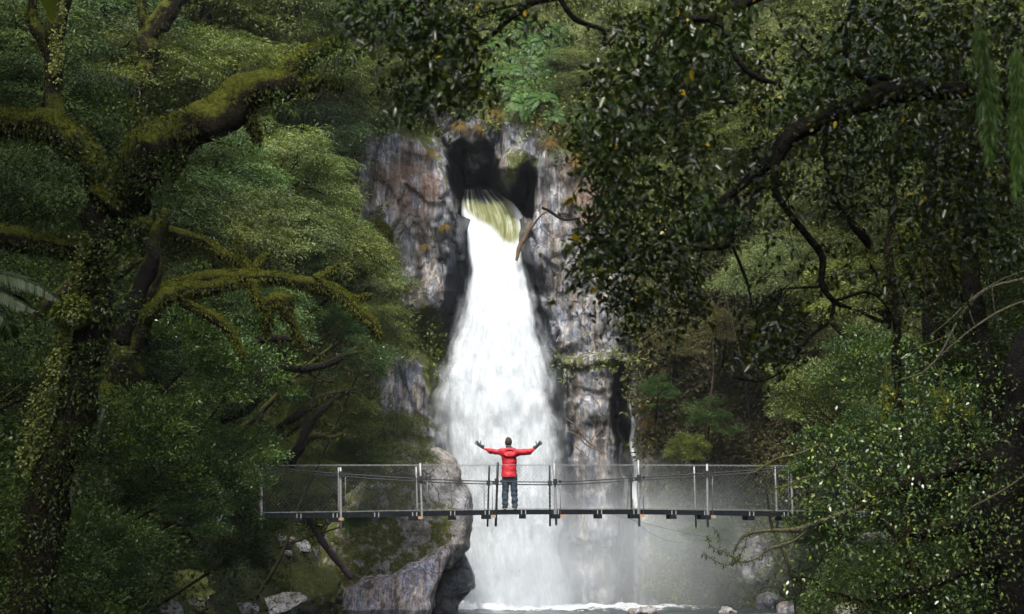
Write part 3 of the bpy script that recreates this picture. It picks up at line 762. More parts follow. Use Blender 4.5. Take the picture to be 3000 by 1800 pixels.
# ------------------------------------------------------------------ boulders
M['granite'] = rock_mat('pale_granite', (.07, .068, .066), (.2, .195, .19), (.36, .355, .35), streak=.35, bump=.8, sc=1.4)
M['grey_rock'] = rock_mat('grey_boulder', (.1, .098, .095), (.22, .215, .205), (.38, .375, .36), streak=.15, bump=.9, sc=1.2, mossc=(.075, .085, .012))
M['streak_rock'] = rock_mat('streaked_slab', (.12, .11, .12), (.3, .28, .3), (.5, .48, .5), streak=1.0, bump=.3, sc=1.5)
def boulder(label, c, r, seed, mat, mossy=.0, wet=0., cuts=6, rough=.16, rotz=0., wetline=.0, name='boulder', res=None, tilt=0., extra=None, group=None):
    r = np.asarray(r, float); g = np.random.default_rng(seed)
    N_ = norm(g.normal(size=(cuts, 3))); off = g.uniform(.62, .92, cuts)
    ca, sa = math.cos(tilt), math.sin(tilt)
    def f(p):
        q = np.stack([p[..., 0] * ca + p[..., 2] * sa, p[..., 1], -p[..., 0] * sa + p[..., 2] * ca], -1) / r
        d = (np.abs(q) ** 2.5).sum(-1) ** .4 - 1
        for k in range(cuts): d = -smin(-d, -(q @ N_[k] - off[k]), .08)
        d = d + rough * fbm(p / max(r), 1.6, 4, seed) + rough * .4 * np.abs(noise(p / max(r), 4, seed + 3))
        if extra is not None: d = extra(d, p, q)
        return d
    mr = max(r); V, Q = iso(f, -r * 1.25 - .1 * mr, r * 1.25 + .1 * mr, res or mr / 26)
    nz = V[:, 2] / r[2]
    mo = np.clip(mossy + .35 * nz, 0, 1) if mossy > 0 else 0
    wt_ = np.clip(wet + (sm(wetline + .25, wetline, V[:, 2] + c[2]) if wetline else 0), 0, 1)
    m_ = MB(); m_.add(V, Q, moss=mo, wet=wt_, rust=0.)
    o = m_.build(name, mat); o.location = [float(v) for v in c]; o.rotation_euler = (0, 0, rotz)
    return tag(o, label, 'rock', group)
def rock_poly(label, poly, Y, dep, seed, mat, mossy=0., wet=0., res=.08, rough=.11, lean=0., wetline=0., facets=.05):
    """rock with a traced outline, real depth and rounded edges; lean tips its face back"""
    poly = np.array(poly, float); c2 = poly.mean(0); c = at(c2[0], c2[1], Y)
    W = at(poly[:, 0], poly[:, 1], Y); pl = np.stack([W[:, 0] - c[0], W[:, 2] - c[2]], 1)
    def f(p):
        n3 = fbm(p, .9, 4, seed) ; x = p[..., 0] + .12 * fbm(p, 1.3, 3, seed + 5); z = p[..., 2] + .12 * fbm(p, 1.3, 3, seed + 9)
        sh = x.shape
        d2 = poly_sd(x.ravel(), z.ravel(), pl).reshape(sh)
        dy = np.abs(p[..., 1] - lean * p[..., 2]) - dep
        return -smin(-d2, -dy, .55) + rough * n3 - facets * np.abs(noise(p, 1.9, seed + 2)) - facets * .6 * np.abs(noise(p * [1, 1, .4], 4.5, seed + 3)) + facets
    lo = [pl[:, 0].min() - .4, -dep - abs(lean) * 3 - .5, pl[:, 1].min() - .4]; hi = [pl[:, 0].max() + .4, dep + abs(lean) * 3 + .5, pl[:, 1].max() + .4]
    V, Q = iso(f, lo, hi, res)
    px_, py_, _ = proj(V + c)
    mo = mossy(px_, py_, V) if callable(mossy) else mossy
    wt_ = np.clip(wet + (sm(wetline + .3, wetline, V[:, 2] + c[2]) if wetline else 0), 0, 1)
    m_ = MB(); m_.add(V, Q, moss=mo, wet=wt_, rust=0.); o = m_.build('boulder', mat); o.location = [float(v) for v in c]
    return tag(o, label, 'rock')

bm = lambda px, py, V: np.clip(.63 - .55 * sm(40, -30, poly_sd(px, py, [(1190, 1310), (1400, 1300), (1400, 1470), (1280, 1460), (1230, 1400)])) - .4 * sm(30, -20, poly_sd(px, py, [(1180, 1520), (1230, 1500), (1250, 1580), (1200, 1600)])) - .5 * sm(20, -20, poly_sd(px, py, [(1340, 1400), (1420, 1400), (1400, 1700), (1320, 1700)])), 0, 1)
rock_poly('huge mossy boulder rising behind the bridge left of the waterfall', [(1120, 1370), (1200, 1326), (1285, 1312), (1335, 1345), (1352, 1395), (1380, 1470), (1384, 1520), (1370, 1600), (1330, 1660), (1270, 1670), (1150, 1760), (940, 1760), (940, 1600), (1000, 1490), (1050, 1425)], 90.8, 1.5, 4, M['grey_rock'], bm, 0, .085)
rock_poly('pale streaked rock slab slanting into the pool below the huge mossy boulder', [(985, 1830), (1010, 1725), (1070, 1690), (1150, 1672), (1230, 1640), (1315, 1592), (1322, 1625), (1290, 1700), (1250, 1830)], 89.0, .8, 9, M['streak_rock'], lambda px, py, V: np.clip(.1 + .4 * sm(45, 5, py - np.interp(px, [980, 1150, 1320], [1720, 1665, 1590])), 0, 1), 0, .06, .06, .25, .1, .05)
rock_poly('dark wet boulder in the water beside the left foot of the waterfall', [(1270, 1590), (1345, 1600), (1372, 1640), (1394, 1690), (1390, 1725), (1350, 1765), (1330, 1830), (1240, 1830), (1260, 1700)], 91.5, .7, 15, M['grey_rock'], 0., .95, .07)
boulder('long dark moss covered boulder on the left bank under the bridge', at(840, 1730, hit(840, 1730) - .15), hit(840, 1730) / 82.5 * np.array((1.9, 1.3, .95)), 22, M['grey_rock'], .75, .3, 4, .16)
boulder('angular pale rock wedged above the moss covered boulder on the left bank', at(985, 1638, hit(985, 1638) - .15), hit(985, 1638) / 81.5 * np.array((.5, .4, .32)), 31, M['granite'], .0, 0, 6, .15, tilt=-.15)
boulder('rounded brownish rock lying highest in the heap under the left end of the bridge', at(825, 1588, hit(825, 1588) - .15), hit(825, 1588) / 83 * np.array((.5, .45, .3)), 33, M['grey_rock'], .1, 0, 5, .15)
boulder('pale rounded rock lying against the brownish rock under the bridge', at(880, 1608, hit(880, 1608) - .15), hit(880, 1608) / 82.4 * np.array((.42, .4, .3)), 35, M['granite'], .1, 0, 5, .15)
boulder('moss topped rock between the pale rounded rock and the wedged angular rock', at(945, 1618, hit(945, 1618) - .15), hit(945, 1618) / 82.8 * np.array((.45, .4, .36)), 36, M['grey_rock'], .5, 0, 5, .15)
boulder('small bright chip of rock at the foot of the brownish rock', at(838, 1622, hit(838, 1622) - .15), hit(838, 1622) / 81.6 * np.array((.24, .2, .13)), 38, M['granite'], .0, 0, 5, .15)
boulder('broad pale grey boulder at the bottom edge left of the streaked slab', at(800, 1795, hit(800, 1795) - .15), hit(800, 1795) / 73 * np.array((1.15, .9, .5)), 41, M['granite'], .15, 0, 6, .15, tilt=.3)
boulder('rounded grey boulder at the bottom edge with a pale rim', at(715, 1800, hit(715, 1800) - .15), hit(715, 1800) / 70 * np.array((.5, .5, .34)), 43, M['granite'], .1, 0, 4, .12)
boulder('low flat grey boulder at the bottom edge below the dark glossy bushes', at(478, 1802, hit(478, 1802) - .15), hit(478, 1802) / 58 * np.array((.55, .5, .36)), 45, M['granite'], .2, 0, 5, .14)
boulder('olive mossy boulder half buried among the dark bushes at the bottom', at(405, 1730, hit(405, 1730) - .15), hit(405, 1730) / 60 * np.array((.75, .6, .55)), 47, M['grey_rock'], .85, 0, 5, .16)
boulder('mossy boulder between the olive boulder and the long dark mossy one', at(545, 1735, hit(545, 1735) - .15), hit(545, 1735) / 64 * np.array((.8, .6, .6)), 48, M['grey_rock'], .8, 0, 5, .16)
boulder('bright white angular boulder at the bottom edge under the bare twigs, right of the pool', at(2245, 1778, hit(2245, 1778) - .15), hit(2245, 1778) / 84 * np.array((.62, .55, .46)), 51, M['granite'], .0, 0, 8, .14, wetline=.1)
boulder('bright faceted rock touching the right side of the white angular boulder', at(2315, 1792, hit(2315, 1792) - .15), hit(2315, 1792) / 84.6 * np.array((.45, .5, .4)), 53, M['granite'], .0, 0, 8, .14)
boulder('small pale rock left of the white angular boulder, half in the water', at(2130, 1792, hit(2130, 1792) - .15), hit(2130, 1792) / 85 * np.array((.34, .3, .2)), 55, M['granite'], .0, .2, 6, .15)
boulder('dark flat rock in front of the white angular boulder', at(2270, 1812, hit(2270, 1812) - .15), hit(2270, 1812) / 83 * np.array((1.1, .5, .22)), 57, M['grey_rock'], .0, .85, 5, .14)
boulder('low white and rust coloured rock in the pool right of the waterfall foot', at(1885, 1798, hit(1885, 1798) - .15), hit(1885, 1798) / 86 * np.array((.55, .4, .3)), 59, M['granite'], .0, .1, 6, .16)
boulder('mossy pale rock at the bottom right bank behind the branches', at(2500, 1800, hit(2500, 1800) - .15), hit(2500, 1800) / 82 * np.array((.6, .5, .4)), 61, M['grey_rock'], .4, 0, 6, .15)
boulder('pale upright rock face showing behind the twigs on the right bank', at(2215, 1640, hit(2215, 1640) - .15), hit(2215, 1640) / 95 * np.array((.75, .5, 1.0)), 63, M['granite'], .1, 0, 8, .16)
boulder('weathered rock behind the right shrubs above the pool edge', at(2570, 1640, hit(2570, 1640) - .15), hit(2570, 1640) / 88 * np.array((1.1, .8, 1.3)), 65, M['grey_rock'], .15, 0, 7, .16)
# ------------------------------------------------------------------ foliage
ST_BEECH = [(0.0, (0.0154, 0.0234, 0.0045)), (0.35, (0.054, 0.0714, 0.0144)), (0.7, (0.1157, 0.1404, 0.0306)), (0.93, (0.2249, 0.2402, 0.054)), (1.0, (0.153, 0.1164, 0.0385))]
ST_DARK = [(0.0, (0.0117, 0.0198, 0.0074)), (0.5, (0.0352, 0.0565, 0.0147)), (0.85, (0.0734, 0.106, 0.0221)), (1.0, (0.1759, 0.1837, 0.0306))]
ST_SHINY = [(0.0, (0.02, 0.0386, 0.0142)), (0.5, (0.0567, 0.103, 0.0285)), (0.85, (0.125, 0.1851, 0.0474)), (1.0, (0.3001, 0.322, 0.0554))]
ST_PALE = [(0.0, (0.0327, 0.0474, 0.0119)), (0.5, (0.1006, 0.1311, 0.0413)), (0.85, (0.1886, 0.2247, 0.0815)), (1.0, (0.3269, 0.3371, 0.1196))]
ST_FERN = [(0., (.010, .026, .006)), (.5, (.034, .082, .016)), (1., (.085, .15, .028))]
ST_BROWN = [(0.0, (0.0382, 0.0333, 0.0171)), (0.5, (0.102, 0.0902, 0.0427)), (0.8, (0.136, 0.1425, 0.057)), (1.0, (0.204, 0.152, 0.076))]
ST_TUSS = [(0., (.07, .04, .012)), (.5, (.2, .115, .03)), (.8, (.16, .15, .035)), (1., (.34, .18, .05))]
ST_NEAR = [(0.0, (0.0081, 0.0143, 0.0044)), (0.5, (0.0216, 0.0364, 0.0077)), (0.75, (0.054, 0.0715, 0.011)), (0.93, (0.1755, 0.195, 0.0165)), (1.0, (0.4725, 0.338, 0.022))]
ST_MOSS = [(0.0, (0.024, 0.0264, 0.006)), (0.5, (0.072, 0.0816, 0.012)), (1.0, (0.18, 0.18, 0.024))]
ST_LICH = [(0., (.04, .05, .012)), (.5, (.11, .13, .035)), (1., (.26, .27, .09))]
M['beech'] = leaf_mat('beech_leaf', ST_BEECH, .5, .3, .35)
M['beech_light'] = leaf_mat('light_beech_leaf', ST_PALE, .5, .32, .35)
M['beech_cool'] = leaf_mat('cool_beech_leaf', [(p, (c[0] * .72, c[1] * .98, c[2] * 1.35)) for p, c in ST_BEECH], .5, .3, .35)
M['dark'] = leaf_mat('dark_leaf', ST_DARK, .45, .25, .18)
M['shiny'] = leaf_mat('shiny_leaf', ST_SHINY, .28, .25, .45)
M['fern'] = leaf_mat('fern_leaf', ST_FERN, .5, .35, .35)
M['brown'] = leaf_mat('brown_leaf', ST_BROWN, .7, .3, .2)
M['tussock'] = leaf_mat('tussock_blade', ST_TUSS, .6, .3, .2)
M['near'] = leaf_mat('near_leaf', ST_NEAR, .32, .36, .55)
M['mossblade'] = leaf_mat('moss_blade', ST_MOSS, .8, .35, .15)
M['lichen'] = leaf_mat('leafy_lichen', ST_LICH, .8, .25, .15)
M['bark'] = bark_mat('mossy_bark', (.028, .024, .02), (.045, .05, .010))
M['bark_dark'] = bark_mat('dark_bark', (.010, .009, .008), (.022, .025, .006), .3, .75)
M['bark_moss'] = bark_mat('thick_moss_bark', (.014, .012, .008), (.05, .056, .008), .55, .58)
M['bark_shade'] = bark_mat('shaded_mossy_bark', (.012, .010, .008), (.028, .030, .006), .45, .62)  # canopy shade over the left trunk is put into this darker bark colour
M['bark_pale'] = bark_mat('pale_lichened_bark', (.075, .068, .058), (.09, .09, .02), .4, .68, 2.)
M['deadwood'] = bark_mat('dead_wood', (.1, .072, .05), (.1, .07, .04), .2, .9)
M['purple'] = bark_mat('bare_purplish_wood', (.075, .055, .06), (.06, .05, .02), .2, .9)

def add_leaves(mb, P, D, N, L, W, v, fold=.25, m=0, curl=.15, six=False):
    """P base, D axis, N up-normal; leaf = folded blade"""
    n = len(P); D = norm(D); S = norm(np.cross(D, N)); N = np.cross(S, D)
    L = np.broadcast_to(np.asarray(L, float), (n,))[:, None]; W = np.broadcast_to(np.asarray(W, float), (n,))[:, None]
    v = np.broadcast_to(np.asarray(v, float), (n,))
    if six:
        tip = P + D * L - N * L * curl
        a = lambda f, s: P + D * L * f + S * (s * W / 2) + N * (W * fold * .5) - N * L * curl * f * f
        V = np.stack([P, a(.3, 1), a(.68, .8), tip, a(.68, -.8), a(.3, -1)], 1)
        Q = np.array([[0, 1, 2, 3], [0, 3, 4, 5]]); k = 6
    else:
        V = np.stack([P, P + D * L * .45 + S * W / 2 + N * W * fold, P + D * L - N * L * curl, P + D * L * .45 - S * W / 2 + N * W * fold], 1)
        Q = np.array([[0, 1, 2, 3]]); k = 4
    i = np.arange(n)[:, None, None] * k
    mb.add(V.reshape(-1, 3), (i + Q[None]).reshape(-1, 4), m, v=np.repeat(v, k))

def rand_dirs(n): return norm(rng.normal(size=(n, 3)))

def beech_crown(r, pads=30, sprays=40, per=18, ll=.12, flat=.75):
    """flat tiers of fine sprays; returns crown mesh builder and limb polylines"""
    mb = MB(); limbs = []
    dirs = rand_dirs(pads * 3); dirs = dirs[dirs[:, 2] > -.45][:pads]
    for k, d in enumerate(dirs):
        c = d * r * rng.uniform(.5, 1.0) * np.array([1, 1, flat]); pr = r * rng.uniform(.12, .34)
        limbs.append(np.array([[0, 0, -r * .55 + .3 * c[2]], c * .45 + [0, 0, -.15 * r], c - [0, 0, .05]]))
        cl = rng.uniform(0, 1)
        q = rng.normal(size=(sprays, 2)) * .5; q = q / np.maximum(1, np.linalg.norm(q, axis=1))[:, None]
        b = c + np.stack([q[:, 0] * pr, q[:, 1] * pr, .25 * pr * (1 - 1.6 * (q ** 2).sum(1)) + rng.normal(size=sprays) * .12 * pr], -1)
        out = norm(np.concatenate([q + .6 * d[None, :2] + rng.normal(size=(sprays, 2)) * .3, -.15 - .25 * rng.random((sprays, 1))], 1))
        nrm = norm(np.array([0, 0, 1.]) + .35 * rng.normal(size=(sprays, 3)) + .25 * d)
        side = norm(np.cross(out, nrm)); sl_ = rng.uniform(.3, .55, sprays) * (.6 + .2 * r)
        tt = np.linspace(.05, 1, per); sg = np.where(np.arange(per) % 2, 1, -1)
        lat = sg * (1 - .75 * tt) * rng.uniform(.15, .55, (sprays, per))
        P = b[:, None] + out[:, None] * (sl_[:, None] * tt)[..., None] + side[:, None] * (sl_[:, None] * lat)[..., None] - np.array([0, 0, .12]) * (sl_[:, None] * tt ** 2)[..., None]
        D = out[:, None] * .7 + side[:, None] * (sg * .8)[None, :, None] + .35 * rng.normal(size=(sprays, per, 3))
        N_ = nrm[:, None] + .35 * rng.normal(size=(sprays, per, 3))
        v = np.clip(.45 * cl + .25 * rng.random((sprays, 1)) + .3 * rng.random((sprays, per)), 0, 1)
        n = sprays * per
        add_leaves(mb, P.reshape(-1, 3), D.reshape(-1, 3), N_.reshape(-1, 3), ll * rng.uniform(.6, 1.4, n), ll * .34, v.ravel())
    return mb, limbs

def broad_crown(r, clumps=60, per=110, ll=.11, flat=.8, ratio=.45):
    mb = MB(); limbs = []
    dirs = rand_dirs(clumps * 3); dirs = dirs[dirs[:, 2] > -.55][:clumps]
    for d in dirs:
        c = d * r * rng.uniform(.4, 1.0) * np.array([1, 1, flat]); cr = r * rng.uniform(.16, .32)
        limbs.append(np.array([[0, 0, -r * .6], c * .5 + [0, 0, -.1 * r], c]))
        e = rand_dirs(per); e[:, 2] = np.abs(e[:, 2]) * .9 + e[:, 2] * .1
        P = c + e * cr * (rng.random((per, 1)) ** .4)
        D = e + .5 * d + .6 * rng.normal(size=(per, 3)) * .8 + [0, 0, -.15]
        N_ = np.array([0, 0, .9]) + .6 * e + .45 * rng.normal(size=(per, 3))
        v = np.clip(.4 * rng.random() + .6 * rng.random(per) ** 1.3, 0, 1)
        add_leaves(mb, P, D, N_, ll * rng.uniform(.7, 1.25, per), ll * ratio, v, .2)
    return mb, limbs

VAR = {}
VAR['beech'] = [beech_crown(1.0, 44, 36, 16, .058) for k in range(4)]
VAR['broad'] = [broad_crown(1.0, 64, 150, .058) for k in range(3)]
VAR['fine'] = [beech_crown(1.0, 46, 46, 16, .045, 1.0) for k in range(2)]
MESH = {k: [mb_.build(k + '_crown', M['beech'], data_only=True) for mb_, l in L] for k, L in VAR.items()}
TREES = []; GRP = [None]
def cliff_y(px, py, Y0):
    P = at(px, py, Y0); i = np.clip(np.searchsorted(cx, P[0]), 1, 558); j = np.clip(np.searchsorted(cz, P[2]), 1, 418)
    return float(yf[i - 1:i + 2, j - 1:j + 2].min())
def on_cliff(px, py):
    Y0 = 99.
    for k in range(4): Y0 = cliff_y(px, py, Y0)
    return Y0
def tree(label, px, py, Y, r, kind='beech', mat='beech', bark='bark', lean=0., name=None, group=None, cat=None, flat=1.0, trunk_r=None, base=None):
    c = at(px, py, Y)
    want = c[2] - (1.35 if kind != 'broad' else .8) * r; by_ = Y
    if Y >= 91 and px > 1180:
        bx_ = c[0]; by_ = on_cliff(px, py + .8 * r / Y * F) + .15; gz = c[2] - .9 * r
    else:
        sg = -1 if px < 1500 else 1
        cand = c[0] + sg * np.linspace(0, 3.2 if kind == 'broad' else 5.5, 40)
        gg = ground(cand, np.full(40, Y)); ok = np.where(gg >= want)[0]
        bx_ = cand[ok[0]] if len(ok) else cand[-1]
        gz = min(float(ground(bx_, Y)), c[2] - .4 * r) - .1
    root = thing(name or ('beech_tree' if kind == 'beech' else 'shrub'), label, cat or ('tree' if kind == 'beech' else 'shrub'), (bx_, by_, gz), group or GRP[0])
    vi = rng.integers(len(VAR[kind])); a = rng.uniform(0, 6.28)
    me = MESH[kind][vi]
    o = bpy.data.objects.new('crown', me); col.objects.link(o); o.parent = root
    off = np.array([c[0] - bx_, Y - by_, c[2] - gz])
    o.location = off; o.rotation_euler = (rng.normal() * .1, rng.normal() * .1, a); o.scale = (r, r, r * flat)
    o.material_slots[0].link = 'OBJECT'; o.material_slots[0].material = M['beech_cool' if mat == 'beech' and len(TREES) % 3 == 1 else mat]
    m_ = MB(); tr = trunk_r or ((.04 + .045 * r) if kind == 'beech' else (.02 + .02 * r))
    ca, sa = math.cos(a), math.sin(a); Rz = np.array([[ca, -sa, 0], [sa, ca, 0], [0, 0, 1]])
    top = off + [0, 0, .1 * r]
    kn = max(2, int((c[2] - gz) / 1.5) + 2)
    mid = np.linspace(0, 1, kn)[:, None] * (top - [0, 0, -.0]) + np.array([0, 0, -.4]) * (1 - np.linspace(0, 1, kn))[:, None]
    mid[1:-1] += rng.normal(size=(max(kn - 2, 0), 3)) * [.16, .16, .05]
    P = smooth_path(mid, max(12, kn * 5)); add_tube(m_, P, np.linspace(tr * 1.5, tr * .5, len(P)), 7, 0, .18, 4)
    for l in (VAR[kind][vi][1][::2] if kind != 'broad' and r > 1.55 else []):
        Q = (l * np.array([1, 1, flat]) * r) @ Rz.T + off
        Q[1] += rng.normal(size=3) * .12 * r
        Qs = smooth_path(Q, 9); add_tube(m_, Qs, np.linspace(tr * .5, tr * .14, 9), 5)
    m_.build('trunk', M[bark], root)
    TREES.append((px, py, Y, r)); return root
# ------------------------------------------------------------------ undergrowth on the slopes and the cliff top
def tri_sample(Pg, nkeep, weight):
    a = Pg[:-1, :-1].reshape(-1, 3); b = Pg[1:, :-1].reshape(-1, 3); c = Pg[:-1, 1:].reshape(-1, 3)
    cr = np.cross(b - a, c - a); ar = np.linalg.norm(cr, axis=1)
    wgt = ar * weight; wgt = wgt / wgt.sum()
    i = rng.choice(len(a), nkeep, p=wgt); s, t_ = rng.random((2, nkeep, 1))
    nn = norm(cr[i]); 
    return a[i] + s * (b[i] - a[i]) + t_ * (c[i] - a[i]), nn, i

def undergrowth(name, Pg, n, weight, flip, mat, ll=.16, per=9, lift=.35):
    P0, N0, i = tri_sample(Pg, n, weight)
    N0 = np.where((N0[:, 1:2] > 0) & flip, -N0, N0); N0 = np.where((N0[:, 2:3] < 0) & (not flip), -N0, N0)
    mb = MB(); cl = .5 + .5 * fbm(P0, .35, 3, 7)
    s = (.5 + 1.0 * rng.random(n)) 
    P0 = P0 + N0 * (lift * rng.random((n, 1)) * (1 + np.clip(cl, 0, 1)[:, None]))
    D = norm(N0[:, None] * .6 + rng.normal(size=(n, per, 3)) * .75 + np.array([0, 0, -.05]))
    NN = np.array([0, 0, .8]) + .6 * N0[:, None] + .45 * rng.normal(size=(n, per, 3))
    Pb = P0[:, None] + D * (.12 * s)[:, None, None]
    v = np.clip(.5 * cl[:, None] + .5 * rng.random((n, per)) - .05, 0, 1)
    L = (ll * s)[:, None] * rng.uniform(.7, 1.2, (n, per))
    add_leaves(mb, Pb.reshape(-1, 3), D.reshape(-1, 3), NN.reshape(-1, 3), L.ravel(), L.ravel() * .45, v.ravel())
    return tag(mb.build(name, mat), kind='stuff')
cen = TERR[:-1, :-1].reshape(-1, 3); qx, qy, qd = proj(cen)
wt_ = ((qd > 20) & (qx > -150) & (qx < 3150) & (qy > -300) & (qy < 1950) & (cen[:, 2] > .1)).astype(float) / np.maximum(qd, 25) ** 1.2
wt_ *= 1 - .85 * sm(40, -20, poly_sd(qx, qy, [(560, 1570), (900, 1540), (1080, 1640), (1080, 1850), (380, 1850), (380, 1690)]))
undergrowth('undergrowth', TERR, 42000, wt_, False, M['dark'], .105)
cen = CL[:-1, :-1].reshape(-1, 3); qx, qy, qd = proj(cen); bb = CLIFF_BARE[:-1, :-1].ravel()
wt_ = ((bb > 8) & (qx > 300) & (qx < 3100) & (qy > -120) & (qy < 1790)).astype(float)
brown_zone = sm(60, -60, poly_sd(qx, qy, [(1880, 840), (2330, 800), (2330, 1400), (1900, 1350)]))
undergrowth('undergrowth', CL, 24000, wt_ * (1 - .75 * brown_zone), True, M['beech'], .15, 10, .5)
undergrowth('undergrowth', CL, 5000, wt_ * brown_zone, True, M['brown'], .17, 10, .45)

# ------------------------------------------------------------------ left bank: beech forest climbing the slope
B = tree
GRP[0] = 'beech trees on the left bank'
for a in [
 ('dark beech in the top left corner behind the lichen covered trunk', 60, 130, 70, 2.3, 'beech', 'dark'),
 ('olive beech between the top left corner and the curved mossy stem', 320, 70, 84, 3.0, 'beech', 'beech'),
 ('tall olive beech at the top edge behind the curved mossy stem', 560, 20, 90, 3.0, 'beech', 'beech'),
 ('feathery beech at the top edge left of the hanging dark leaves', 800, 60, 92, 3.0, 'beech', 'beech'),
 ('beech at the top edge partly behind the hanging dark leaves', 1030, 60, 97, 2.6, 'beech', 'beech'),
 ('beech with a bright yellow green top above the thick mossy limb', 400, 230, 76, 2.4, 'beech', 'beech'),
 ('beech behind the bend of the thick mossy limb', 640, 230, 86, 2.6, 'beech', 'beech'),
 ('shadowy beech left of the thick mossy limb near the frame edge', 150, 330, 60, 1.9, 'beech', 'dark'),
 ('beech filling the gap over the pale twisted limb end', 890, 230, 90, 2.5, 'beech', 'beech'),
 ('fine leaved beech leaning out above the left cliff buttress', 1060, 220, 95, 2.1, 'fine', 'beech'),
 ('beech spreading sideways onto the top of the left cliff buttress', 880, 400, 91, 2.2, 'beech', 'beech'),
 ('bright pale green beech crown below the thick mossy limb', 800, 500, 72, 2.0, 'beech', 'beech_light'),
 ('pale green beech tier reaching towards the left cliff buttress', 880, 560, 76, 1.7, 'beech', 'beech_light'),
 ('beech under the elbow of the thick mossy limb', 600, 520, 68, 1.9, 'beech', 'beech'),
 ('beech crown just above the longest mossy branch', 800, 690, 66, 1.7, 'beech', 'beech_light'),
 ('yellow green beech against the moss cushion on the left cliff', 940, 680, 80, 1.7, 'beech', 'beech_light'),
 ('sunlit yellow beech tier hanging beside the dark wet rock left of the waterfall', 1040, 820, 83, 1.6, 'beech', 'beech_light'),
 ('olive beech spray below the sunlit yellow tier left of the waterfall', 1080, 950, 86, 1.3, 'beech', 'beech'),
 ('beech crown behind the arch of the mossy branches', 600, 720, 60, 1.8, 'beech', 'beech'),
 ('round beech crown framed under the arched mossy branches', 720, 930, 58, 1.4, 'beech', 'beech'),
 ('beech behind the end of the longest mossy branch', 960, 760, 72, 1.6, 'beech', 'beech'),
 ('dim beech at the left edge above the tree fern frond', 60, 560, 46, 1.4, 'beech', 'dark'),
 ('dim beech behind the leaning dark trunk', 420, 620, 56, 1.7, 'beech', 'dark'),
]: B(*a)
GRP[0] = 'shrubs on the left bank'
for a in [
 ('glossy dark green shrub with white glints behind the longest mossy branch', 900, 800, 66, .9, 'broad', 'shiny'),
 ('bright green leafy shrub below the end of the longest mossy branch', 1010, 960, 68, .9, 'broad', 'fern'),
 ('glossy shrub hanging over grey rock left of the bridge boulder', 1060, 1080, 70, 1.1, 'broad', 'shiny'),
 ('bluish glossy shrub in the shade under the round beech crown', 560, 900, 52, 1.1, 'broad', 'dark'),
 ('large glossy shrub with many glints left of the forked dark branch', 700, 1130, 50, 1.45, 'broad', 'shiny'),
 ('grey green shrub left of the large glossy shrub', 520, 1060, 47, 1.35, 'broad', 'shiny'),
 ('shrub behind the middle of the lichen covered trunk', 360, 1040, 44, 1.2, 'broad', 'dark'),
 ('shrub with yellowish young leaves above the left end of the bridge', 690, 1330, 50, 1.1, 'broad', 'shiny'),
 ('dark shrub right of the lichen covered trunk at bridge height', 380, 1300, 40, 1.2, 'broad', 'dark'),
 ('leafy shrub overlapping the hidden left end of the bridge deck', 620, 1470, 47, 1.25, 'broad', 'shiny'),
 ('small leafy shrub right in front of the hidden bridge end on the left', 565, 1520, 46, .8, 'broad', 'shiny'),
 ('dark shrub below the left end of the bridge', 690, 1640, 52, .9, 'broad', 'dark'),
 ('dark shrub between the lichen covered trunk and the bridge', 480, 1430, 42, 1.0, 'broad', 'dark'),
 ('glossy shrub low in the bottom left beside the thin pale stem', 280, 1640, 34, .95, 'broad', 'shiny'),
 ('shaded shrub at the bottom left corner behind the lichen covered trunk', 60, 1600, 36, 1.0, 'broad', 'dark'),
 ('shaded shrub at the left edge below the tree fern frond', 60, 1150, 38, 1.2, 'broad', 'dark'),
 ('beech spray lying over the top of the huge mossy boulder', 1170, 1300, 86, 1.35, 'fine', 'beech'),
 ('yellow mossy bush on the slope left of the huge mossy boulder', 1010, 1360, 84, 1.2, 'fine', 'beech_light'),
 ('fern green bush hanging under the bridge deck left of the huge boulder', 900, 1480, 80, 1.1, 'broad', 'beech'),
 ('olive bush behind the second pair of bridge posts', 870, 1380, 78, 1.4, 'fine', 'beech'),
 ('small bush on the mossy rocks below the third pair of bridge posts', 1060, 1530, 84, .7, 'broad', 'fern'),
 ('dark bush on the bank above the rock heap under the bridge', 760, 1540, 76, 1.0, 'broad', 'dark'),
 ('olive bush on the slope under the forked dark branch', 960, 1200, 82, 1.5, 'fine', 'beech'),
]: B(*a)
GRP[0] = 'trees and shrubs on the right bank'
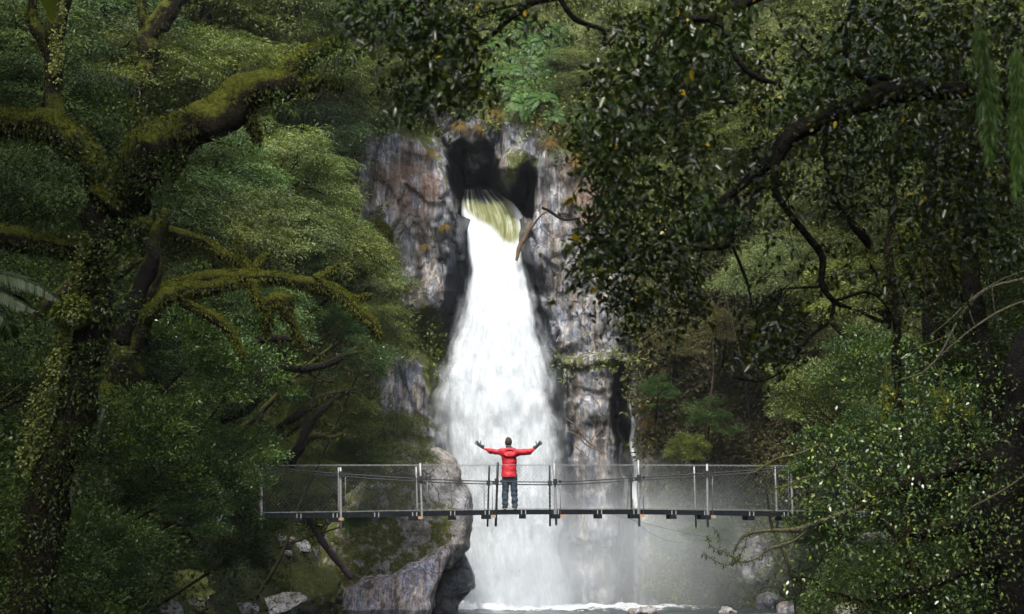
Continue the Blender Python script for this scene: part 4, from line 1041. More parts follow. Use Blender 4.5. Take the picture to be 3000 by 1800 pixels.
# ------------------------------------------------------------------ slope above and right of the gorge
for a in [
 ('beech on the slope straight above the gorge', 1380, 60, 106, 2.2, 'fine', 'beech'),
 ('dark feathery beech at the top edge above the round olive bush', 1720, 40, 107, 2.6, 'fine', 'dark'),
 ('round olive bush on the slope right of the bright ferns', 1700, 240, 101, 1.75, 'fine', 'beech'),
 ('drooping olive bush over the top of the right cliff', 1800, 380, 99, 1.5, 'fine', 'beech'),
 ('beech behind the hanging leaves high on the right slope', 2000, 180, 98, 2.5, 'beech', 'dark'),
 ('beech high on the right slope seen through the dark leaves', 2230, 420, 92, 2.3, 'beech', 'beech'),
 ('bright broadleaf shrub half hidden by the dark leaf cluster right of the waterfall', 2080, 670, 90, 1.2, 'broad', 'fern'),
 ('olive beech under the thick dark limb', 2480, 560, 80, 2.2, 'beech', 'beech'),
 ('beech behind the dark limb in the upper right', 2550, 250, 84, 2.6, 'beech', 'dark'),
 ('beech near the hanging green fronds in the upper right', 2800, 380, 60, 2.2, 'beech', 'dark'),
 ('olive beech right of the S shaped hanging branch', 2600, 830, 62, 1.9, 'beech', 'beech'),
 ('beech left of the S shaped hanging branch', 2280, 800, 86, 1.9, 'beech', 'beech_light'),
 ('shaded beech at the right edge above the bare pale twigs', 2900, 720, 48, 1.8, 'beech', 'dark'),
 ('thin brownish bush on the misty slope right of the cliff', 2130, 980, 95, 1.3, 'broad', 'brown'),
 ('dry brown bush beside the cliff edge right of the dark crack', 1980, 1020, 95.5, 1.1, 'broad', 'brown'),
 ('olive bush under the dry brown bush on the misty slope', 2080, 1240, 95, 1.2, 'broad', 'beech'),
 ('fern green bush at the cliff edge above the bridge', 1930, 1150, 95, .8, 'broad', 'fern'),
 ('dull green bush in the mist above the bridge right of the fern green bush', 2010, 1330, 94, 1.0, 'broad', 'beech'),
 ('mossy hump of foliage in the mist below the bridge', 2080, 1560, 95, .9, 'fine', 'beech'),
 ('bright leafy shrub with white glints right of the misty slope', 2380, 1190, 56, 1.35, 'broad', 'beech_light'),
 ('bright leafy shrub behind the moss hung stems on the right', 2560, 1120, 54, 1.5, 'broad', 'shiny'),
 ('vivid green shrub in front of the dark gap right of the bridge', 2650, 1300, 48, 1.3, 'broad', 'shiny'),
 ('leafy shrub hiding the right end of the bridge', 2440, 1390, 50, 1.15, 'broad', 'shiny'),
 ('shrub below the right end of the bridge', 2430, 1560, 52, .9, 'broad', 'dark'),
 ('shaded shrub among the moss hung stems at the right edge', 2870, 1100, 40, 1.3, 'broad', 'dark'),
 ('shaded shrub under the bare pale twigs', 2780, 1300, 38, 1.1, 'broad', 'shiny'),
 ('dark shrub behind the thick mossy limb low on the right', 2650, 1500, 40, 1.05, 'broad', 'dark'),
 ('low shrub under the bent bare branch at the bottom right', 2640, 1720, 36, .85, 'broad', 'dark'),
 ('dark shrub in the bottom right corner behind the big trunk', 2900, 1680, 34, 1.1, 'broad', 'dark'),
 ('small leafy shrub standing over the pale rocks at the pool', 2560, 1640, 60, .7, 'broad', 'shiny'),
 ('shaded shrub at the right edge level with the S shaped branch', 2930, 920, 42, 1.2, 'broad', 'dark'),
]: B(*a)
# ------------------------------------------------------------------ ferns and tussocks on the cliff top
def fern_mesh(nf=10, ln=1.0):
    mb = MB()
    for k in range(nf):
        a = 6.283 * k / nf + rng.normal() * .2; el = rng.uniform(.35, .95)
        t_ = np.linspace(.08, 1, 17); hz = ln * t_ * math.cos(el) * 1.1; zz = ln * (t_ * math.sin(el) - .75 * t_ ** 2.2)
        d = np.array([math.cos(a), math.sin(a), 0]); s = np.array([-d[1], d[0], 0])
        P = d * hz[:, None] + np.array([0, 0, 1]) * zz[:, None]; T_ = norm(np.gradient(P, axis=0))
        ll = .26 * ln * np.sin(np.clip(t_ * 1.05, 0, 1) * PI) ** .6 + .02
        for sg in (-1, 1):
            add_leaves(mb, P, s * sg + T_ * .35 + rng.normal(size=(17, 3)) * .06, np.cross(s, T_) * -1 + rng.normal(size=(17, 3)) * .12, ll, ll * .33, np.clip(.35 + .4 * rng.random(17) + .2 * (k % 3) / 2, 0, 1), .1)
        n0 = mb.n; V, Fq, Ft = tube(P, np.linspace(.012, .004, 17) * ln, 4); mb.add(V, Fq, v=.3)
    return mb.build('fern_fronds', M['fern'], data_only=True)
FERN = [fern_mesh() for k in range(3)]
fern_spots = [(1440, 130), (1490, 105), (1540, 90), (1590, 120), (1460, 185), (1515, 165), (1570, 165), (1430, 215), (1490, 215), (1545, 215), (1590, 205), (1510, 265), (1560, 265), (1535, 305), (1585, 290), (1620, 340), (1640, 100), (1475, 60), (1465, 150), (1555, 130), (1530, 195), (1480, 245), (1600, 250), (1545, 240), (1515, 60), (1610, 160)]
for px, py in fern_spots:
    Yc = on_cliff(px, py) - .35; c = at(px, py, Yc)
    o = bpy.data.objects.new('fern', FERN[rng.integers(3)]); col.objects.link(o); o.location = c
    s = rng.uniform(.7, 1.0); o.scale = (s,) * 3; o.rotation_euler = (R(48) + rng.normal() * .15, rng.normal() * .15, rng.uniform(-.5, .5))
    tag(o, 'bright green fern growing on the steep bank directly above the gorge', 'fern', 'ferns on the bank above the gorge')
for px, py, s, lab in [(1930, 1215, 1.0, 'drooping fern on the misty slope right of the dark crack'), (2050, 1420, .9, 'fern in the mist touching the top wire of the bridge'), (1000, 1530, .8, 'fern hanging in the shade under the bridge left of the huge boulder'), (650, 1700, .9, 'dark fern at the foot of the left bank below the bridge end')]:
    Yc = on_cliff(px, py) - .4 if px > 1100 else (83 if px > 900 else 66)
    o = bpy.data.objects.new('fern', FERN[0]); col.objects.link(o); o.location = at(px, py, Yc); o.scale = (s,) * 3; o.rotation_euler = (R(40), 0, rng.uniform(0, 6))
    tag(o, lab, 'fern')
def tussock_mesh(n=170, ln=.9):
    mb = MB()
    for k in range(n):
        a = rng.uniform(0, 6.283); el = rng.uniform(.5, 1.5); L_ = ln * rng.uniform(.6, 1.1)
        t_ = np.linspace(0, 1, 6); d = np.array([math.cos(a), math.sin(a), 0]); s = np.array([-d[1], d[0], 0])
        P = d * (L_ * t_ * math.cos(el) + .25 * L_ * t_ ** 2)[:, None] + np.array([0, 0, 1]) * (L_ * (t_ * math.sin(el) - 1.0 * t_ ** 2.4))[:, None] + rng.normal(size=3) * .04
        wv_ = .02 * (1 - t_ * .9)
        V = np.stack([P - s * wv_[:, None], P + s * wv_[:, None]], 1).reshape(-1, 3)
        i = np.arange(5)[:, None] * 2; mb.add(V, i + np.array([[0, 1, 3, 2]]), v=np.clip(.2 + .6 * rng.random() + .2 * np.repeat(t_, 2), 0, 1))
    return mb.build('tussock_blades', M['tussock'], data_only=True)
TUSS = [tussock_mesh() for k in range(2)]
for px, py, s, lab in [
 (1575, 345, .9, 'rusty grass tussock directly under the bright ferns'), (1620, 360, 1.0, 'broad orange grass tussock on the rim above the right cliff'), (1650, 420, 1.0, 'olive and orange tussock hanging over the round arch'),
 (1610, 420, .7, 'brown tussock hanging beside the pale rock face above the arch'), (1690, 470, .9, 'tussock draped on the shoulder of the right cliff'),
 (1262, 452, .5, 'bright orange tuft on the upper right edge of the left buttress'), (1300, 668, .45, 'orange tuft in the dark notch left of the waterfall lip'),
 (1245, 725, .4, 'small orange tuft halfway down the left buttress'), (1195, 845, .5, 'orange tuft beside the yellow beech tier at the foot of the left buttress'), (1222, 985, .6, 'pale brown tussock beside the dark wet rock left of the waterfall'),
 (1672, 590, .6, 'rusty tuft on the right cliff among the dark leaves'), (1900, 1230, .6, 'round orange tuft right of the dark crack'), (1930, 1290, .7, 'long brown grass hanging on the misty slope'), (2110, 1260, .8, 'straw coloured grass on the misty slope near the shrubs'),
 (1145, 715, .7, 'rust coloured grass under the moss cushion on the left buttress'), (1455, 340, .8, 'dry brown hanging roots and grass over the roof of the gorge'),
 (1345, 372, .7, 'brown tussock drooping over the dark mouth of the gorge on its left'), (1405, 378, .6, 'small tussock drooping over the middle of the dark gorge mouth')]:
    Yc = on_cliff(px, py) - .12
    o = bpy.data.objects.new('grass_tussock', TUSS[rng.integers(2)]); col.objects.link(o); o.location = at(px, py, Yc); o.scale = (s,) * 3; o.rotation_euler = (R(30), rng.normal() * .2, rng.uniform(-.6, .6))
    tag(o, lab, 'grass', 'grass tussocks on the cliff')
# moss cushion on the left buttress
c = at(1085, 690, 97.3)
V, Q = iso(lambda p: ell_sdf(p, (0, 0, 0), (.75, .5, .55)) + .12 * fbm(p, 2, 3, 4), (-1, -.8, -.8), (1, .8, .8), .05)
m_ = MB(); m_.add(V, Q); e_ = norm(V); n_ = len(V) * 2
i = rng.integers(len(V), size=n_); i = i[e_[i, 1] < .4]
add_leaves(m_, V[i], e_[i] + rng.normal(size=(len(i), 3)) * .4 + [0, 0, -.5], e_[i] + [0, -.01, .2], .12, .03, np.clip(.45 + .4 * rng.random(len(i)), 0, 1))
o = m_.build('moss_cushion', M['mossblade']); o.location = c; tag(o, 'glowing yellow green moss cushion on the left edge of the left buttress', 'moss')

# ------------------------------------------------------------------ limbs that carry moss
def fuzz(mb, P, rad, dens, ln, up=.5, vlo=.2, vhi=.9, m=0, hang=.25):
    """short moss blades over the upper side of a limb, some hanging below"""
    L_ = np.linalg.norm(np.diff(P, axis=0), axis=1).sum(); n = int(dens * L_)
    u_ = rng.random(n) * (len(P) - 1.001); i = u_.astype(int); f = (u_ - i)[:, None]
    c_ = P[i] * (1 - f) + P[i + 1] * f; T_ = norm(P[i + 1] - P[i])
    e = rand_dirs(n); e[:, 2] = e[:, 2] + up; e = norm(e - (e * T_).sum(1)[:, None] * T_)
    r_ = np.interp(u_, np.arange(len(P)), np.broadcast_to(rad, (len(P),)))
    h = rng.random(n) < hang
    e[h, 2] = -np.abs(e[h, 2])
    D = e + .7 * rng.normal(size=(n, 3)) * .6 + np.where(h, -1.2, -.25)[:, None] * np.array([0, 0, 1.])
    L2 = ln * rng.uniform(.5, 1.3, n) * np.where(h, 1.6, 1)
    v = np.clip(vlo + (vhi - vlo) * rng.random(n) * (.5 + .5 * e[:, 2].clip(-1, 1) ) + .12 * noise(c_, 3, 2), 0, 1)
    add_leaves(mb, c_ + e * r_[:, None] * .93, D, e + .3 * rng.normal(size=(n, 3)), L2, L2 * .3, v, .1, m)

def limb(pts, n=None):
    """pts: (px, py, Y, width px) -> path, radii"""
    p = np.array(pts, float); P = at(p[:, 0], p[:, 1], p[:, 2]); r = p[:, 3] / F * p[:, 2] / 2
    n = n or max(14, len(pts) * 9); Q = smooth_path(np.hstack([P, r[:, None]]), n)
    Q[:, :3] += .10 * np.clip(Q[:, 3:4] * 2, .02, .12) / .1 * np.stack([noise(Q[:, :3], 1.6, 3), noise(Q[:, :3], 1.6, 4), noise(Q[:, :3], 1.6, 5)], -1)
    return Q[:, :3], np.maximum(Q[:, 3], .004)

def mossy_tree(name, label, cat, trunk, limbs, bark='bark_moss', dens=500, ln=.09, fz=True, moss=(.25, .95), base=None, tbark=None):
    P, r = limb(trunk); root = thing(name, label, cat, P[0])
    m_ = MB(); add_tube(m_, P, r, 12, 0, .28, 3); org = P[0]
    tr = m_.build('trunk', M[tbark or bark], root, org)
    if fz:
        f_ = MB(); fuzz(f_, P, r, dens * .6, ln * .6, .2, moss[0] * .5, moss[1] * .5, 0, .2); tag(f_.build('moss', M['mossblade'], tr, org), kind='stuff')
    for l in limbs:
        Pl, rl = limb(l); m_ = MB(); add_tube(m_, Pl, rl, 10, 0, .42, 3.2)
        b_ = m_.build('branch', M[bark], root, org)
        if fz:
            f_ = MB(); fuzz(f_, Pl, rl, dens * (.35 + 2.2 * rl.mean()), ln, .5, moss[0], moss[1]); tag(f_.build('moss', M['mossblade'], b_, org), kind='stuff')
    return root, org
# the big leaning tree on the left
root, org = mossy_tree('lichen_covered_tree', 'big dark leaning tree on the left with lichened trunk and thick mossy limb', 'tree',
  [(60, 1960, 30, 150), (110, 1700, 30, 130), (165, 1400, 30, 118), (215, 1150, 30, 108), (262, 930, 30, 104), (300, 740, 30, 108), (325, 620, 30, 120), (340, 560, 30, 120)],
  [[(325, 600, 30, 160), (390, 490, 30, 150), (460, 420, 30, 130), (560, 375, 30, 118), (650, 345, 30, 110), (700, 300, 30, 105), (770, 270, 30, 92), (850, 250, 30, 74), (890, 200, 30, 60), (940, 150, 30, 42), (1010, 120, 30, 22)],
   [(850, 245, 30, 60), (905, 260, 30, 46), (960, 235, 30, 30), (1010, 250, 30, 12)],
   [(310, 560, 30, 110), (220, 420, 30, 100), (130, 372, 30, 90), (20, 365, 30, 70), (-60, 380, 30, 60)],
   [(300, 740, 30, 60), (200, 720, 30, 56), (110, 690, 30, 58), (0, 690, 30, 62), (-60, 700, 30, 60)],
   [(700, 310, 30, 60), (740, 360, 30, 36), (760, 420, 30, 16)], [(470, 420, 30, 60), (420, 340, 30, 30), (370, 300, 30, 12)],
   [(560, 380, 30, 70), (540, 450, 30, 40), (500, 520, 30, 14)]], 'bark_moss', 2600, .055, True, (.05, .7), tbark='bark_shade')
lich = MB()
for px, py, w_, h_, n_ in [(225, 810, 26, 60, 300), (205, 900, 34, 45, 320), (190, 1000, 20, 60, 160), (150, 1110, 26, 50, 200), (125, 1190, 36, 60, 380), (105, 1270, 40, 50, 380), (75, 1340, 28, 40, 240), (165, 1060, 16, 50, 120), (250, 720, 24, 40, 160), (330, 760, 12, 60, 120)]:
    Yk = 30 - .32; c_ = at(px + w_ * rng.normal(size=n_) * .5, py + h_ * rng.normal(size=n_) * .55, Yk + .1 * rng.random(n_))
    add_leaves(lich, c_, rng.normal(size=(n_, 3)) * .5 + [-.5, -.2, -.5], np.array([-.5, -.8, .4]) + .5 * rng.normal(size=(n_, 3)), .05 * rng.uniform(.6, 1.4, n_), .036, np.clip(rng.random(n_) * 1.0, 0, 1), .1)
tag(lich.build('lichen', M['lichen'], root, org), kind='stuff')
mb_ = MB()
c0 = at(212, 915, 29.6); e = rand_dirs(1600); P0 = c0 + e * np.array([.24, .22, .2]) * (.75 + .25 * rng.random((1600, 1)))
add_leaves(mb_, P0, e + [0, 0, -.5] + .5 * rng.normal(size=(1600, 3)), e + [0, 0, .8], .05, .035, np.clip(.15 + .7 * rng.random(1600), 0, 1), .2)
mb_.build('moss_ball', M['beech'], root, org)
# sparse leaf tufts along the big limb
tf = MB()
for px, py, s_, n_ in [(330, 900, .5, 500), (290, 1050, .5, 500), (240, 1150, .5, 500), (200, 1300, .5, 450), (190, 1420, .6, 600), (120, 1560, .5, 500), (150, 1690, .6, 500), (330, 700, .5, 600), (280, 800, .35, 300), (260, 1280, .4, 300), (60, 1740, .5, 400), (450, 520, .5, 400), (380, 480, .5, 300), (300, 460, .6, 400), (520, 480, .4, 260), (680, 430, .3, 160), (250, 560, .6, 400), (150, 460, .6, 400), (430, 330, .5, 300), (950, 190, .4, 300), (1000, 150, .35, 240), (60, 450, .6, 400), (480, 620, .4, 200), (840, 300, .35, 200), (70, 780, .6, 300), (330, 330, .5, 300)]:
    e = rand_dirs(n_); c_ = at(px, py, 29.6) + e * s_ * np.array([1, .8, .55]) * (rng.random((n_, 1)) ** .4)
    add_leaves(tf, c_, e + rng.normal(size=(n_, 3)) * .7 + [0, 0, -.2], np.array([0, 0, 1.]) + .6 * rng.normal(size=(n_, 3)), .06, .028, np.clip(.1 + .8 * rng.random(n_), 0, 1), .2)
tf.build('leaves', M['dark'], root, org)
# thin lichened trunk behind it at the top left
root2, org2 = mossy_tree('lichen_covered_tree', 'slim trunk at the top left with a sunlit strip of yellow lichen', 'tree', [(130, 640, 48, 55), (150, 420, 48, 60), (165, 200, 48, 62), (185, -40, 48, 60), (190, -150, 48, 60)], [[(165, 180, 48, 40), (100, 60, 48, 30), (90, -40, 48, 22)]], 'bark_moss', 500, .08, True, (.1, .7))
lich = MB()
for px, py, w_, h_, n_ in [(168, 170, 16, 60, 330), (160, 120, 14, 30, 160), (182, 20, 8, 70, 200), (155, 200, 18, 16, 100)]:
    c_ = at(px + w_ * rng.normal(size=n_) * .5, py + h_ * rng.normal(size=n_) * .5, 47.7)
    add_leaves(lich, c_, rng.normal(size=(n_, 3)) * .5 + [0, -.2, -.6], np.array([0, -.8, .4]) + .5 * rng.normal(size=(n_, 3)), .07 * rng.uniform(.6, 1.4, n_), .05, np.clip(rng.random(n_), 0, 1), .1)
tag(lich.build('lichen', M['lichen'], root2, org2), kind='stuff')
mossy_tree('mossy_tree', 'curved mossy stem leaning in from the top edge on the left', 'tree', [(420, 330, 74, 30), (425, 200, 74, 55), (450, 90, 74, 66), (500, 30, 74, 60), (560, -40, 74, 50)], [[(445, 100, 74, 30), (420, 30, 74, 20), (430, -30, 74, 14)]], 'bark_moss', 500, .12, True, (.15, .85))
# spreading mossy beech in the middle distance
mossy_tree('mossy_branched_tree', 'low spreading tree with long arching moss covered branches on the left bank', 'tree',
  [(330, 1300, 43, 110), (350, 1100, 43, 105), (390, 920, 43, 90), (430, 800, 43, 72), (455, 720, 43, 55), (490, 620, 43, 36)],
  [[(395, 640, 43.5, 14), (420, 655, 43.5, 26), (470, 680, 43.5, 28), (540, 695, 43.5, 32), (610, 715, 43.5, 30), (665, 745, 43.5, 28), (715, 785, 43.4, 26), (735, 830, 43.2, 26), (750, 870, 43, 16)],
   [(425, 900, 43, 46), (470, 860, 43, 46), (540, 835, 43, 44), (620, 815, 43, 46), (720, 805, 43, 44), (800, 815, 43, 34), (880, 835, 43, 34), (950, 850, 43, 36), (1000, 875, 43, 40), (1050, 915, 43, 36), (1095, 945, 43, 28), (1120, 985, 43, 14)],
   [(420, 940, 42.5, 30), (470, 890, 42.5, 38), (540, 860, 42.5, 44), (600, 850, 42.5, 36), (680, 820, 42.8, 30)],
   [(530, 885, 42.5, 34), (580, 915, 42.5, 32), (640, 955, 42.5, 30), (680, 990, 42.5, 26), (700, 1030, 42.5, 14), (715, 1040, 42.5, 8)],
   [(735, 810, 42.9, 26), (755, 870, 42.9, 30), (790, 900, 42.9, 40), (830, 890, 42.9, 60), (840, 930, 42.9, 40), (860, 980, 42.9, 24), (880, 1010, 42.9, 12)],
   [(740, 790, 43, 24), (755, 760, 43, 18), (790, 745, 43, 10)], [(712, 780, 43.4, 16), (705, 720, 43.4, 14), (700, 690, 43.4, 8)],
   [(955, 850, 43, 40), (940, 825, 43, 36), (960, 810, 43, 26), (985, 800, 43, 16), (995, 775, 43, 10)],
   [(1010, 880, 43, 18), (1050, 875, 43, 14), (1085, 868, 43, 8)],
   [(800, 905, 42.9, 30), (780, 950, 42.9, 34), (775, 990, 42.9, 10)]], 'bark_moss', 2200, .055, True, (.25, 1.0))
mossy_tree('leaning_trunk', 'short dark trunk leaning right beside the lichen covered tree', 'tree', [(350, 1010, 41, 60), (385, 900, 41, 56), (425, 790, 41, 52), (440, 740, 41, 40), (425, 700, 41, 16)], [], 'bark_dark', 300, .05, True, (.1, .5))
mossy_tree('forked_dark_branch', 'dark forked bare branches reaching right above the left end of the bridge', 'branch',
  [(640, 1230, 50, 34), (720, 1190, 50, 26), (770, 1115, 50, 30), (830, 1085, 50, 28), (900, 1080, 50, 22), (980, 1060, 50, 20), (1030, 1045, 50, 10), (1075, 1030, 50, 4)],
  [[(770, 1110, 50, 20), (800, 1080, 50, 14), (880, 1050, 50, 10)], [(690, 1050, 50, 8), (720, 1030, 50, 20), (760, 1000, 50, 26), (810, 990, 50, 22), (860, 1000, 50, 16), (910, 1030, 50, 12), (960, 1050, 50, 7)], [(900, 1080, 50, 10), (940, 1110, 50, 7), (980, 1120, 50, 3)], [(830, 1085, 50, 10), (860, 1130, 50, 7), (900, 1150, 50, 3)], [(980, 1060, 50, 9), (1010, 1085, 50, 6), (1050, 1095, 50, 3)]], 'bark_dark', 700, .05, True, (.1, .6))
mossy_tree('crooked_branch', 'crooked dark branches rising behind the second pair of bridge posts', 'branch',
  [(850, 1360, 62, 40), (875, 1310, 62, 32), (900, 1240, 62, 26), (930, 1200, 62, 24), (980, 1170, 62, 18), (1030, 1150, 62, 10), (1060, 1160, 62, 5)],
  [[(805, 1250, 62, 14), (850, 1220, 62, 22), (900, 1195, 62, 22), (945, 1165, 62, 18), (990, 1155, 62, 12), (1045, 1140, 62, 6)], [(880, 1310, 62, 18), (930, 1280, 62, 16), (990, 1275, 62, 10), (1020, 1260, 62, 6)], [(930, 1200, 62, 10), (950, 1240, 62, 7), (990, 1250, 62, 3)], [(980, 1170, 62, 8), (1010, 1200, 62, 5), (1050, 1205, 62, 3)]], 'bark_dark', 700, .06, True, (.1, .6))
mossy_tree('fallen_trunk', 'bare purplish fallen trunk sloping down behind the bridge netting', 'log', [(880, 1310, 79, 24), (905, 1350, 79, 34), (940, 1390, 79, 40), (985, 1440, 79, 34), (1010, 1475, 79, 20)], [], 'purple', 0, 0, False)
mossy_tree('fallen_trunk', 'grey trunk lying down the bank in the shade below the bridge', 'log', [(850, 1470, 80, 8), (900, 1530, 80, 14), (950, 1585, 80, 18), (990, 1635, 80, 20), (1030, 1690, 80, 18)], [], 'purple', 0, 0, False)
mossy_tree('slim_tree', 'thin pale lichened stem leaning at the bottom left', 'tree', [(100, 1850, 33, 26), (125, 1720, 33, 26), (150, 1620, 33, 24), (185, 1500, 33, 22), (205, 1420, 33, 20), (215, 1380, 33, 12)], [], 'bark_pale', 0, 0, False)
mossy_tree('slim_tree', 'thin pale stem rising from the left bushes beside the dark shrub', 'tree', [(285, 1300, 39, 14), (298, 1250, 39, 14), (305, 1215, 39, 12), (315, 1180, 39, 6)], [], 'bark_pale', 0, 0, False)
# tree fern frond at the left edge
fr = MB()
for pts in ([(-90, 800), (0, 800), (60, 815), (120, 840), (170, 880)], [(-90, 820), (-20, 840), (40, 870), (100, 910)], [(-60, 900), (0, 920), (25, 960), (35, 990)]):
    p = np.array(pts, float); P = smooth_path(at(p[:, 0], p[:, 1], 27.0), 46); T_ = norm(np.gradient(P, axis=0)); up_ = np.array([0, -.55, .83]); s_ = norm(np.cross(T_, up_))
    ll = .2 * np.sin(np.linspace(.25, 1, 46) * PI) ** .7 + .02
    for sg in (-1, 1): add_leaves(fr, P, s_ * sg + T_ * .5 + [0, 0, -.25], up_ + .2 * rng.normal(size=(46, 3)), ll, .03, .12 + .2 * rng.random(46), .05)
    n0 = fr.n; V, Fq, Ft = tube(P, .006, 4); fr.add(V, Fq, v=.2)
tag(fr.build('fern_frond', M['dark']), 'dark blue green tree fern frond arching in from the left edge', 'fern')
# ------------------------------------------------------------------ right bank: dark trunk, limbs, bare twigs
root, org = mossy_tree('dark_trunk_tree', 'big black trunk in the lower right corner with long mossy limbs reaching left', 'tree',
  [(2960, 1980, 27, 190), (2950, 1700, 27, 170), (2945, 1500, 27, 150), (2955, 1330, 27, 120), (2975, 1230, 27, 100), (3000, 1080, 27, 100), (3080, 900, 27, 90)],
  [[(3010, 1345, 27, 90), (2900, 1360, 27, 76), (2800, 1375, 27, 64), (2700, 1405, 27, 56), (2620, 1435, 27, 40), (2560, 1450, 27, 26), (2480, 1475, 27, 12)],
   [(2900, 1545, 27, 50), (2800, 1550, 27, 44), (2720, 1560, 27, 36), (2650, 1560, 27, 24), (2590, 1545, 27, 10)],
   [(2925, 1625, 26.8, 46), (2840, 1655, 26.8, 36), (2760, 1690, 26.8, 32), (2670, 1722, 26.8, 30), (2610, 1750, 26.8, 20), (2520, 1765, 26.8, 8)],
   [(2668, 1724, 26.8, 18), (2660, 1650, 26.8, 16), (2645, 1600, 26.8, 15), (2610, 1560, 26.8, 12), (2560, 1500, 26.8, 10), (2500, 1440, 26.8, 6)],
   [(2900, 1360, 27, 40), (2840, 1300, 27, 24), (2800, 1210, 27, 14)],
   [(2540, 1770, 26.8, 9), (2460, 1740, 26.8, 9), (2420, 1725, 26.8, 8), (2370, 1690, 26.8, 6), (2320, 1690, 26.8, 4)]], 'bark_dark', 420, .05, True, (.08, .7))
def twig_net(mb, nodes, C, r0, r1, jit=.1):
    """connect every point of C to the nearest node already reached"""
    nodes = np.array(nodes, float); C = np.array(C, float)
    d = np.linalg.norm(C[:, None] - nodes[None], axis=2).min(1); C = C[np.argsort(d)]
    A = []; 
    N_ = list(nodes)
    arr = np.array(N_)
    segs = []
    for c in C:
        dd = np.linalg.norm((arr - c) * [1, .6, 1], axis=1); k = dd.argmin(); p = arr[k]
        m1 = p + (c - p) * .35 + rng.normal(size=3) * jit * np.linalg.norm(c - p); m2 = p + (c - p) * .7 + rng.normal(size=3) * jit * np.linalg.norm(c - p)
        segs.append((p, m1, m2, c)); arr = np.vstack([arr, m1, m2, c])
    Aa = np.array([[s[0], s[1]] for s in segs] + [[s[1], s[2]] for s in segs] + [[s[2], s[3]] for s in segs])
    L = np.linalg.norm(np.array([s[3] - s[0] for s in segs]), axis=1); L3 = np.tile(L, 3)
    rr = np.concatenate([np.full(len(segs), r0), np.full(len(segs), (r0 + r1) / 2), np.full(len(segs), r1)])
    prism_wires(mb, Aa[:, 0], Aa[:, 1], rr)
    return C, norm(C - np.array([s[1] for s in segs]))
# leaves on the mossy limbs of the dark trunk
lv = MB(); tw = MB()
reg = [(2350, 1250, 2900, 1480, 120), (2400, 1480, 2880, 1640, 70), (2550, 1640, 2900, 1790, 60), (2600, 1000, 3000, 1250, 80), (2820, 1230, 3000, 1800, 110), (2330, 1440, 2460, 1560, 16), (2300, 1690, 2420, 1730, 6)]
Cc = np.concatenate([at(rng.uniform(a, c, n), rng.uniform(b, d, n), rng.uniform(25.6, 27.6, n)) for a, b, c, d, n in reg])
nod = np.concatenate([at(np.linspace(2480, 3000, 30), np.linspace(1475, 1345, 30), 27), at(np.linspace(2590, 2900, 20), np.linspace(1545, 1545, 20), 27), at(np.linspace(2520, 2925, 20), np.linspace(1765, 1625, 20), 26.8), at(np.linspace(2930, 3060, 20), np.linspace(1230, 930, 20), 27)])
C2, D2 = twig_net(tw, nod, Cc, .008, .004)
tw.build('twigs', M['bark_dark'], root, org)
k = 13; Pb = np.repeat(C2, k, 0) + rng.normal(size=(len(C2) * k, 3)) * [.16, .16, .11]; Db = np.repeat(D2, k, 0) + .8 * rng.normal(size=(len(Pb), 3)) + [0, 0, -.2]
add_leaves(lv, Pb, Db, np.array([0, -.2, 1.]) + .55 * rng.normal(size=(len(Pb), 3)), .055 * rng.uniform(.7, 1.3, len(Pb)), .028, np.clip(rng.random(len(Pb)), 0, 1), .2)
lv.build('crown', M['shiny'], root, org)
# moss hung stems at the right edge
for px, w_, Y_, lab in [(2620, 26, 44, 'slim moss hung stem below the dark leaf mass, left of the other stems'), (2720, 44, 42, 'dark moss draped stem in the middle of the right hand thicket'), (2770, 30, 41, 'moss draped stem just right of the darkest stem in the thicket'), (2850, 60, 38, 'broad dark trunk at the right edge behind the bare pale twigs')]:
    x0 = px + rng.uniform(-30, 30)
    mossy_tree('mossy_tree', lab, 'tree', [(x0 + 40, 1450, Y_, w_ * 1.3), (x0 + 20, 1150, Y_, w_ * 1.1), (px, 900, Y_, w_), (px - 10, 700, Y_, w_ * .9), (px + 10, 450, Y_, w_ * .8), (px + 40, 150, Y_, w_ * .7)],
      [[(px, 880, Y_, w_ * .5), (px - 60, 790, Y_, w_ * .35), (px - 110, 650, Y_, w_ * .2)], [(px, 720, Y_, w_ * .5), (px + 70, 620, Y_, w_ * .35), (px + 110, 480, Y_, w_ * .2)]], 'bark_dark', 500, .1, True, (.3, 1.0))
# drapes of yellow moss
for px, py, h_, Y_, lab in [(2600, 1120, 110, 40, 'hanging yellow moss strand above the vivid green shrub'), (2680, 1160, 120, 39, 'longest hanging strand of yellow moss under the bare pale twigs'), (2760, 1140, 90, 37, 'yellow moss strand hanging right of the longest strand'), (2820, 1180, 100, 36, 'yellow moss strand hanging nearest the right edge')]:
    m_ = MB(); n_ = 260
    z = rng.random(n_); c_ = at(px + (1 - z) * 16 * rng.normal(size=n_) + 8 * np.sin(z * 6), py + h_ * z, Y_ + .1 * rng.normal(size=n_))
    add_leaves(m_, c_, np.array([0, 0, -1.]) + .35 * rng.normal(size=(n_, 3)), np.array([0, -1., .3]) + .4 * rng.normal(size=(n_, 3)), .12, .03, np.clip(.4 + .5 * rng.random(n_), 0, 1), .1)
    add_tube(m_, at(np.array([px - 6, px, px + 4, px]), np.array([py - 60, py, py + h_ * .5, py + h_]), Y_), [.02, .02, .015, .006], 5, v=.4)
    tag(m_.build('hanging_moss', M['mossblade']), lab, 'moss')
